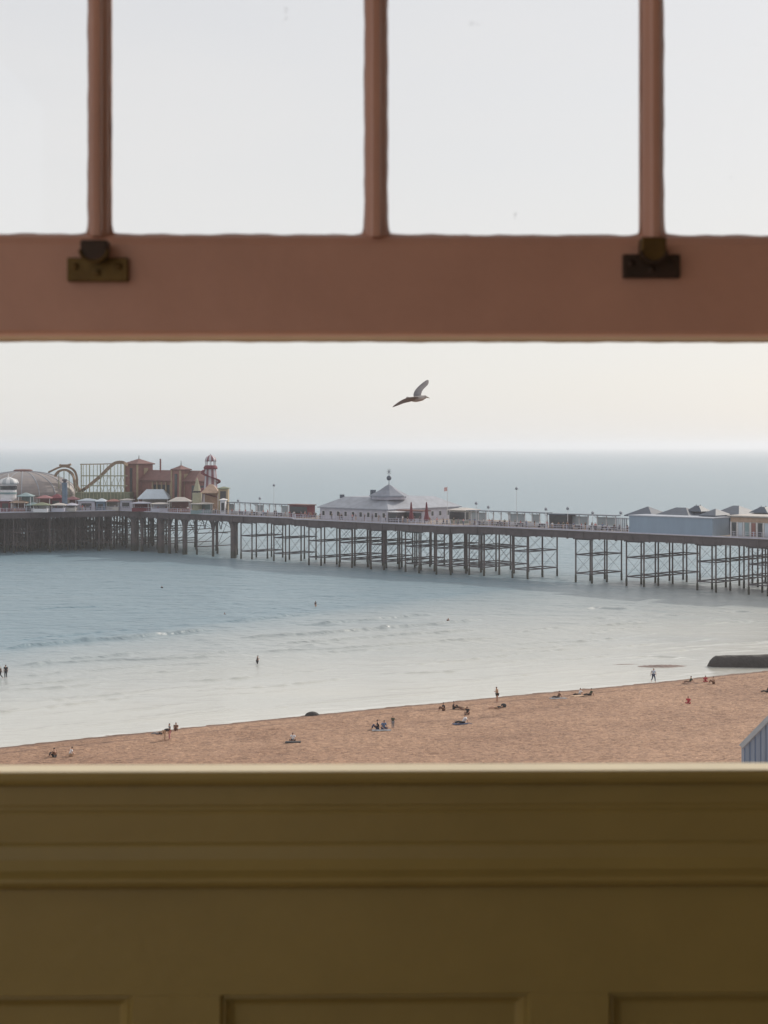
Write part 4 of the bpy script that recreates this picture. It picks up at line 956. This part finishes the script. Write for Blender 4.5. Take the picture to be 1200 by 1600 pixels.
def wing(pts, name='wing'):      # rows of (lead, mid, trail) points with y depth
    vs = []; n = len(pts); m_ = len(pts[0])
    for row in pts: vs += [gp(*p) for p in row]
    th = [.022 * (1 - i / n * .75) for i in range(n)]
    up = []
    for i, row in enumerate(pts):
        for j, p in enumerate(row):
            q = gp(*p); k = th[i] * (1 if 0 < j < m_ - 1 else .15); up.append(Vector((q.x, q.y, q.z + .004)) + Vector((-.3, .6, .7)) * k)
    N0 = len(vs); vs = vs + up; fs = []
    for i in range(n - 1):
        for j in range(m_ - 1):
            a_ = i * m_ + j; fs += [(a_, a_ + 1, a_ + m_ + 1, a_ + m_), (N0 + a_, N0 + a_ + m_, N0 + a_ + m_ + 1, N0 + a_ + 1)]
        for j in (0, m_ - 1):
            a_ = i * m_ + j; fs.append((a_, a_ + m_, N0 + a_ + m_, N0 + a_))
    for i in (0, n - 1): 
        for j in range(m_ - 1): a_ = i * m_ + j; fs.append((a_, a_ + 1, N0 + a_ + 1, N0 + a_))
    ob = MB().add(vs, fs).build(name, M['gullwing'], gull, True); s_ = ob.modifiers.new('s', 'SUBSURF'); s_.levels = 1; s_.render_levels = 2; return ob
# far wing raised, up and right
wing([[(658, 621, .05), (652, 622, .05), (645, 621, .05)], [(658.5, 614.5, .18), (652, 613, .18), (646, 614, .18)], [(661, 609, .32), (655, 607, .32), (649, 608.5, .32)],
      [(666, 604.5, .46), (661.5, 601.5, .46), (656, 601.5, .46)], [(669.5, 600.8, .56), (667, 597, .56), (663, 596, .56)], [(670.5, 595.5, .66), (669.5, 593.6, .66), (667, 593.6, .66)]])
# near wing sweeping down and left
wing([[(657, 620.3, -.05), (651, 624, -.05), (642, 628.0, -.05)], [(649, 620.2, -.2), (643, 623, -.2), (636, 629.2, -.2)], [(640, 620.6, -.35), (635, 624.5, -.35), (630.5, 630.5, -.35)],
      [(632, 622.8, -.48), (628.5, 627, -.48), (625, 632.8, -.48)], [(624, 627.2, -.6), (621.5, 630.8, -.6), (619.5, 634.8, -.6)], [(614.5, 634.2, -.7), (613.5, 636, -.7), (612, 637.2, -.7)]])
tl = MB(); vs = [gp(638, 622.5), gp(638, 625.5), gp(631, 628.2, .05), gp(629.5, 626.8, .1), gp(631, 625.0, .15)]
vs2 = [v + Vector((0, .02, .012)) for v in vs]; tl.add(vs + vs2, [(0, 1, 2, 3, 4), (9, 8, 7, 6, 5)] + [(k, (k + 1) % 5, (k + 1) % 5 + 5, k + 5) for k in range(5)])
tl.build('tail', M['gullwing'], gull, True)

# ------------------------------------------------------------------ the room: sash window and panelling
RY = R(0.9); PXM = 2.0 / F                    # metres per photo pixel at the sash
def rr(x, y, z): return (x * math.cos(RY) - y * math.sin(RY) + 2 * math.sin(RY), x * math.sin(RY) + y * math.cos(RY), z)
def rroot(name, x, y, z, label, cat, group=None): return empty(name, rr(x, y, z), RY, label, cat, group)
def paint(name, col, bump=.0006, alt=None, rough=.42, bs=60):
    return mat(name, col, rough, .10, 3.0, bump, bs, alt=alt, spec=.4)
M['terra'] = paint('terracotta_gloss_paint', (.55, .305, .225))
M['terra2'] = paint('terracotta_outer_paint', (.46, .27, .19))
M['beige'] = paint('beige_edge_paint', (.58, .47, .34))  # bounced light on the sash underside, put into the colour
M['olive'] = paint('olive_gloss_paint', (.27, .20, .062), .0005, rough=.38)
M['sillp'] = paint('pale_sill_paint', (.66, .58, .40))  # pale colour stands for sunlight on top of the olive board
M['brass'] = mat('aged_brass', (.18, .11, .04), .45, .5, 30, .0006, 160, metal=.75, alt=(.16, .10, .03))
M['brassdark'] = mat('tarnished_brass', (.07, .05, .035), .5, .4, 30, .0006, 160, metal=.6, alt=(.07, .04, .03))
def zx(y, Y=2.0): return H - (y - HY) / F * Y
def xx_(x, Y=2.0): return (x - CX) / F * Y
zb0 = zx(522.5); zt0 = zx(364.5)
XL, XRr = xx_(-277), xx_(1450)
bars = [151, 588, 1027]
TOPZ = 31.1
lower = rroot('lower_sash', 0, 2.0, zb0, 'raised terracotta painted window sash with thick bottom rail, nearest the viewer', 'window sash')
def lz(z): return z - zb0
# bottom rail with a moulded top (local frame: y 0 = room face, z 0 = underside)
h = lz(zt0)
MB().extx([(0, .004), (.003, 0), (.042, 0), (.045, .004), (.045, h - .002), (.018, h), (.010, h - .004), (.004, h - .010), (0, h - .014)], XL, XRr).build('bottom_rail', M['terra'], lower, bevel=.0012)
for X0, X1 in ((XL - .05, XL), (XRr, XRr + .05)):
    MB().box(X0, X1, 0, .045, 0, TOPZ + .05 - zb0).build('stile', M['terra'], lower, bevel=.003)
MB().box(XL, XRr, 0, .045, TOPZ - zb0, TOPZ + .05 - zb0).build('top_rail', M['terra'], lower, bevel=.003)
def bar_profile(xc, wd, y0, y1, z0, z1, nm, mt_, par):
    # moulded glazing bar: fillet nose, two ogee shoulders
    hw = wd / 2
    half = [(y0, hw * .30), (y0 + .003, hw * .42), (y0 + .006, hw * .40), (y0 + .010, hw * .50), (y0 + .016, hw * .80), (y0 + .021, hw * .96), (y0 + .024, hw), (y1, hw)]
    pr = [(xc + b_, a_) for a_, b_ in half] + [(xc - b_, a_) for a_, b_ in half[::-1]]
    return MB().prism(pr, z0, z1).build(nm, mt_, par, bevel=.001)
for x in bars: bar_profile(xx_(x), .0262 if x != 588 else .028, .002, .040, h - .004, TOPZ - zb0, 'glazing_bar', M['terra'], lower)
# lumpy putty and paint where the glass meets the wood
def lumpy(path, r_, seed, m_, par, nm='putty'):
    rn = random.Random(seed); mb = MB(); nseg = 140
    a, b = Vector(path[0]), Vector(path[1]); d = (b - a); Ls = d.length; n = max(8, int(Ls / .006)); prev = None; ph = [rn.random() * 9 for _ in range(5)]
    ring = []
    for k in range(n + 1):
        f = k / n; s_ = f * Ls; wv = .5 + .22 * math.sin(s_ * 60 + ph[0]) + .2 * math.sin(s_ * 141 + ph[1]) + .15 * math.sin(s_ * 33 + ph[2]) + .12 * rn.uniform(-1, 1)
        c_ = r_ * (.75 + .5 * wv) + (.006 * math.exp(-min(s_, Ls - s_) / .006))
        ring.append((a + d * f, c_))
    q = d.normalized(); up = Vector((0, 1, 0)); sd_ = q.cross(up)
    nn = 8
    for p_, c_ in ring: mb.v += [tuple(p_ + c_ * (math.cos(2 * math.pi * j / nn) * up * .5 + math.sin(2 * math.pi * j / nn) * sd_)) for j in range(nn)]
    for k in range(n):
        for j in range(nn): mb.f.append((k * nn + j, k * nn + (j + 1) % nn, (k + 1) * nn + (j + 1) % nn, (k + 1) * nn + j))
    return mb.build(nm, m_, par, True)
edges_x = [XL] + [xx_(x) for x in bars] + [XRr]
sd0 = 0
for i in range(4):
    a = edges_x[i] + (.0131 if i else 0); b = edges_x[i + 1] - (.0131 if i < 3 else 0)
    pane = MB().box(a - .004, b + .004, .028, .031, h - .006, TOPZ + .004 - zb0).build('pane', None, lower)
    gm = bpy.data.materials.get('window_glass')
    if not gm:
        gm = bpy.data.materials.new('window_glass'); gm.use_nodes = True; t = gm.node_tree; n = t.nodes; l = t.links
        for q in list(n): n.remove(q)
        oo = n.new('ShaderNodeOutputMaterial'); tr_ = n.new('ShaderNodeBsdfTransparent'); gg = n.new('ShaderNodeBsdfGlossy'); gg.inputs['Roughness'].default_value = .02
        tcg = n.new('ShaderNodeTexCoord'); ng = n.new('ShaderNodeTexNoise'); ng.inputs['Scale'].default_value = 22; ng.inputs['Detail'].default_value = 6; ng.inputs['Roughness'].default_value = .7
        l.new(tcg.outputs['Object'], ng.inputs['Vector']); rg = n.new('ShaderNodeMapRange'); rg.inputs['From Min'].default_value = .69; rg.inputs['From Max'].default_value = .75
        rg.inputs['To Min'].default_value = .0; rg.inputs['To Max'].default_value = .35; l.new(ng.outputs['Fac'], rg.inputs['Value'])
        df = n.new('ShaderNodeBsdfDiffuse'); df.inputs['Color'].default_value = (.3, .29, .27, 1)
        tr_.inputs['Color'].default_value = (.995, .995, 1, 1); fr_ = n.new('ShaderNodeFresnel'); fr_.inputs['IOR'].default_value = 1.3
        m1 = n.new('ShaderNodeMixShader'); m2 = n.new('ShaderNodeMixShader'); l.new(fr_.outputs[0], m1.inputs[0]); l.new(tr_.outputs[0], m1.inputs[1]); l.new(gg.outputs[0], m1.inputs[2])
        l.new(rg.outputs[0], m2.inputs[0]); l.new(m1.outputs[0], m2.inputs[1]); l.new(df.outputs[0], m2.inputs[2]); l.new(m2.outputs[0], oo.inputs['Surface'])
    pane.data.materials.append(gm)
    zb_ = h - .001
    lumpy(((a - .002, .030, zb_), (b + .002, .030, zb_)), .0035, 10 + i, M['terra'], pane)
    lumpy(((a, .030, zb_), (a, .030, TOPZ - zb0)), .0022, 30 + i, M['terra'], pane)
    lumpy(((b, .030, zb_), (b, .030, TOPZ - zb0)), .0022, 50 + i, M['terra'], pane)
# the upper sash just behind
upz0 = zx(530, 2.06); upper = rroot('upper_sash', 0, 2.052, upz0, 'outer window sash with beige painted lower edge behind the terracotta one', 'window sash')
hu = zx(388, 2.06) - upz0
MB().extx([(0, .002), (.042, -.001), (.044, .004), (.044, hu), (0, hu)], XL, XRr).build('bottom_rail', M['beige'], upper, bevel=.001)
for x in bars: bar_profile(xx_(x) * 1.008, .0205, .004, .034, hu, TOPZ + .6 - upz0, 'glazing_bar', M['terra2'], upper)
for X0, X1 in ((XL - .05, XL), (XRr, XRr + .05)): MB().box(X0, X1, 0, .044, 0, TOPZ + .6 - upz0).build('stile', M['terra2'], upper)
MB().box(XL, XRr, 0, .044, TOPZ + .6 - upz0, TOPZ + .66 - upz0).build('top_rail', M['terra2'], upper)
lumpy(((XL, .030, -.0005), (XRr, .030, -.0005)), .0022, 77, M['beige'], upper, 'paint_edge')

# brass sash lifts
def lift(x0, x1, y0, y1, lx0, lx1, ly0, ly1, mm, mp_, label, tilt=0):
    Yl = 1.988; k = Yl / F; cx_ = ((x0 + x1) / 2 - CX) * k; cz = H - (y1 - HY) * k; wd_ = (x1 - x0) * k; hh = (y1 - y0) * k
    root = rroot('sash_lift', cx_, 1.997, cz, label, 'sash lift', 'brass sash lifts screwed to the bottom rail')
    MB().box(-wd_ / 2, wd_ / 2, -.006, .0028, 0, hh).build('plate', mm, root, bevel=.0015)
    Yk = 1.965; lw = (lx1 - lx0) * Yk / F; lc = ((lx0 + lx1) / 2 - CX) * Yk / F - cx_; zt_ = H - (ly0 - HY) * Yk / F - cz; zb_ = H - (ly1 - HY) * Yk / F - cz
    n = 16; sec = []
    zc = zb_ + lw / 2 * .85
    pts = [(lc - lw / 2, zt_), (lc + lw / 2, zt_)] + [(lc + lw / 2 * math.cos(a), zc - (zc - zb_) * math.sin(a)) for a in np.linspace(0, math.pi, n)]
    m = MB(); c0 = len(pts)
    m.add([(x, -.030, z) for x, z in pts] + [(x, -.0062, z) for x, z in pts], [tuple(range(c0)), tuple(range(2 * c0 - 1, c0 - 1, -1))] + [(i, (i + 1) % c0, (i + 1) % c0 + c0, i + c0) for i in range(c0)])
    hk = m.build('hook', mp_, root, bevel=.0025, seg=3)
    rim = MB(); prev = None
    for i, (x, z) in enumerate(pts[2:] ):
        q = Vector((x, -.030, z))
        if prev is not None: rim.tube(prev, q, .0022, n=6)
        prev = q
    rim.build('rim', mm, hk, True)
    for sx, sz in ((-.36, .62), (.36, .62), (0, .36)):
        s_ = MB().lathe([(.0042, 0), (.0042, .0016), (.002, .0028)], n=14).build('screw', mm, root, True); s_.rotation_euler = (R(90), 0, 0); s_.location = (sx * wd_, -.006, sz * hh)
lift(105, 200, 403, 440, 125, 168, 375, 409, M['brass'], M['brassdark'], 'aged golden brass sash lift below the left glazing bar')
lift(975, 1065, 396, 433, 1003, 1043, 369, 408, M['brassdark'], M['brass'], 'tarnished nearly black sash lift below the right glazing bar')

# panelling below the window
YF = 1.93
pan = rroot('wall_panelling', 0, YF, 27.6, 'olive painted wood panelling with mouldings below the window', 'panelling')
def z_(y, Y=YF): return H - (y - HY) / F * Y - 27.6
XW0, XW1 = -1.6, 1.6
zs = z_(1207)
# window board: olive with rounded nose, thin top strip coloured pale as if sunlit
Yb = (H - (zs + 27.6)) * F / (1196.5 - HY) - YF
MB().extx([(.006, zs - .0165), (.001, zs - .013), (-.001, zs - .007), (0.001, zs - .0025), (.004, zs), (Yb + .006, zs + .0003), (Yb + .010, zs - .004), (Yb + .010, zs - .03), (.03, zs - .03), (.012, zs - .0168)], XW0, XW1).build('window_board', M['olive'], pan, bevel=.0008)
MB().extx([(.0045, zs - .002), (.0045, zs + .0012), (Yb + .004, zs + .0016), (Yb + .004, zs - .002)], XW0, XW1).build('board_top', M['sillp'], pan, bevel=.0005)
# apron mouldings
def pr(lst): return [(a_, z_(y)) for a_, y in lst]
front_p = pr([(.0115, 1230), (.0115, 1260), (.0130, 1262.5), (.0120, 1266), (.0120, 1268), (.0133, 1271), (.0117, 1275), (.0122, 1319), (.0134, 1321.5), (.0112, 1325), (.0095, 1345), (.0030, 1360), (-.004, 1364), (-.010, 1368), (-.0115, 1373), (-.009, 1380), (.000, 1386), (.004, 1389)])
MB().extx(front_p + [(.05, z_(1389)), (.05, z_(1230))], XW0, XW1).build('apron_moulding', M['olive'], pan)
# stile and rail board with recessed panels
zp = z_(1556); YB = .006
MB().box(XW0, XW1, YB, .05, zp, z_(1389) - .0002).build('top_rail', M['olive'], pan)
k = YF / F; gaps = [(-290, -150), (205, 342), (828, 952), (1437, 1560)]; lo = -.0
for a_, b_ in gaps: MB().box((a_ - CX) * k, (b_ - CX) * k, YB, .05, .0, zp - .0002).build('stile', M['olive'], pan)
zlow = 1.05
for a_, b_ in ((-150, 205), (342, 828), (952, 1437)):
    x0, x1 = (a_ - CX) * k, (b_ - CX) * k; bw = .016
    m = MB(); o_ = [(x0, zlow), (x1, zlow), (x1, zp), (x0, zp)]
    rings = [(0, YB + .001), (.0035, YB + .007), (.006, YB + .0065), (.011, YB + .013), (.016, YB + .017), (.018, YB + .0175)]
    for ins, dep in rings: m.v += [(x0 + ins, dep, zlow + ins), (x1 - ins, dep, zlow + ins), (x1 - ins, dep, zp - .0002 - ins), (x0 + ins, dep, zp - .0002 - ins)]
    for r_ in range(len(rings) - 1):
        for j in range(4): m.f.append((r_ * 4 + j, r_ * 4 + (j + 1) % 4, (r_ + 1) * 4 + (j + 1) % 4, (r_ + 1) * 4 + j))
    e_ = (len(rings) - 1) * 4; m.f.append((e_, e_ + 1, e_ + 2, e_ + 3)); m.build('panel', M['olive'], pan)
MB().box(XW0, XW1, YB + .04, .06, 0, 1.05).build('backing', M['olive'], pan)
MB().box(XW0, XW1, YB - .002, .05, 0, .14).build('skirting', M['olive'], pan)

# window frame (jambs, head, outer sill) and the wall round it
M['plaster'] = paint('cream_wall_paint', (.80, .76, .66), rough=.7)
M['render'] = mat('outer_wall_render', (.6, .58, .53), .8, .1, 1.5, .002, 30)
wf = rroot('window_frame', 0, 1.98, 29.6, 'terracotta window frame round the two sashes', 'window frame')
for a_, b_ in ((XL - .13, XL - .052), (XRr + .052, XRr + .13)): MB().box(a_, b_, -.02, .16, -.05, 2.3).build('jamb', M['terra2'], wf)
MB().box(XL - .13, XRr + .13, -.02, .16, 2.3, 2.4).build('head', M['terra2'], wf)
MB().extx([(.0, -.03), (.0, -.045), (.30, -.16), (.30, -.2), (.0, -.2)], XL - .2, XRr + .2).build('outer_sill', M['render'], wf)
wl = rroot('wall', 0, 1.95, 27.4, 'wall', 'wall'); wl['kind'] = 'structure'
for k_ in ('label', 'category'): del wl[k_]
for a_, b_ in ((-1.7, XL - .132), (XRr + .132, 2.2)): MB().box(a_, b_, .012, .30, 0, 5).build('side', M['plaster'], wl)
MB().box(XL - .13, XRr + .13, .012, .3, 4.62, 5).build('lintel', M['plaster'], wl)
MB().box(XL - .13, XRr + .13, .09, .3, 0, 2.0).build('below_window', M['render'], wl)
fl = MB().box(-1.7, 2.2, -5, 1.95, 27.3, 27.4).build('floor', mat('floor_boards', (.16, .11, .07), .5, .2, 3, stretch=(6, .5, 1)), None); fl['kind'] = 'structure'
cl = MB().box(-1.7, 2.2, -5, 1.95, 31.9, 32.0).build('ceiling', M['plaster'], None); cl['kind'] = 'structure'
rw = MB().box(2.2, 2.3, -5, 2.2, 27.3, 32).build('side_wall', mat('tan_wall', (.38, .31, .22), .7), None); rw['kind'] = 'structure'

bw_ = MB().box(-1.7, 2.3, -5.1, -5.001, 31.0, 32).box(-1.7, 2.3, -5.1, -5.001, 27.3, 28).box(.2, 2.3, -5.1, -5.001, 28.002, 30.998).build('back_wall', M['plaster'], None); bw_['kind'] = 'structure'  # unseen wall, its opening shaped to light the sash more from the left
# ------------------------------------------------------------------ haze
hz = MB().box(-30000, 30000, -60, 60500, -6, 62).build('haze', None, None); hz['kind'] = 'stuff'
hm_ = bpy.data.materials.new('haze_air'); hm_.use_nodes = True; t = hm_.node_tree; n = t.nodes
for q in list(n): n.remove(q)
oo = n.new('ShaderNodeOutputMaterial'); pv = n.new('ShaderNodeVolumePrincipled')
pv.inputs['Color'].default_value = (.87, .88, .925, 1); pv.inputs['Density'].default_value = .00016; pv.inputs['Anisotropy'].default_value = .35
t.links.new(pv.outputs[0], oo.inputs['Volume']); hz.data.materials.append(hm_)
S.cycles.volume_bounces = 1
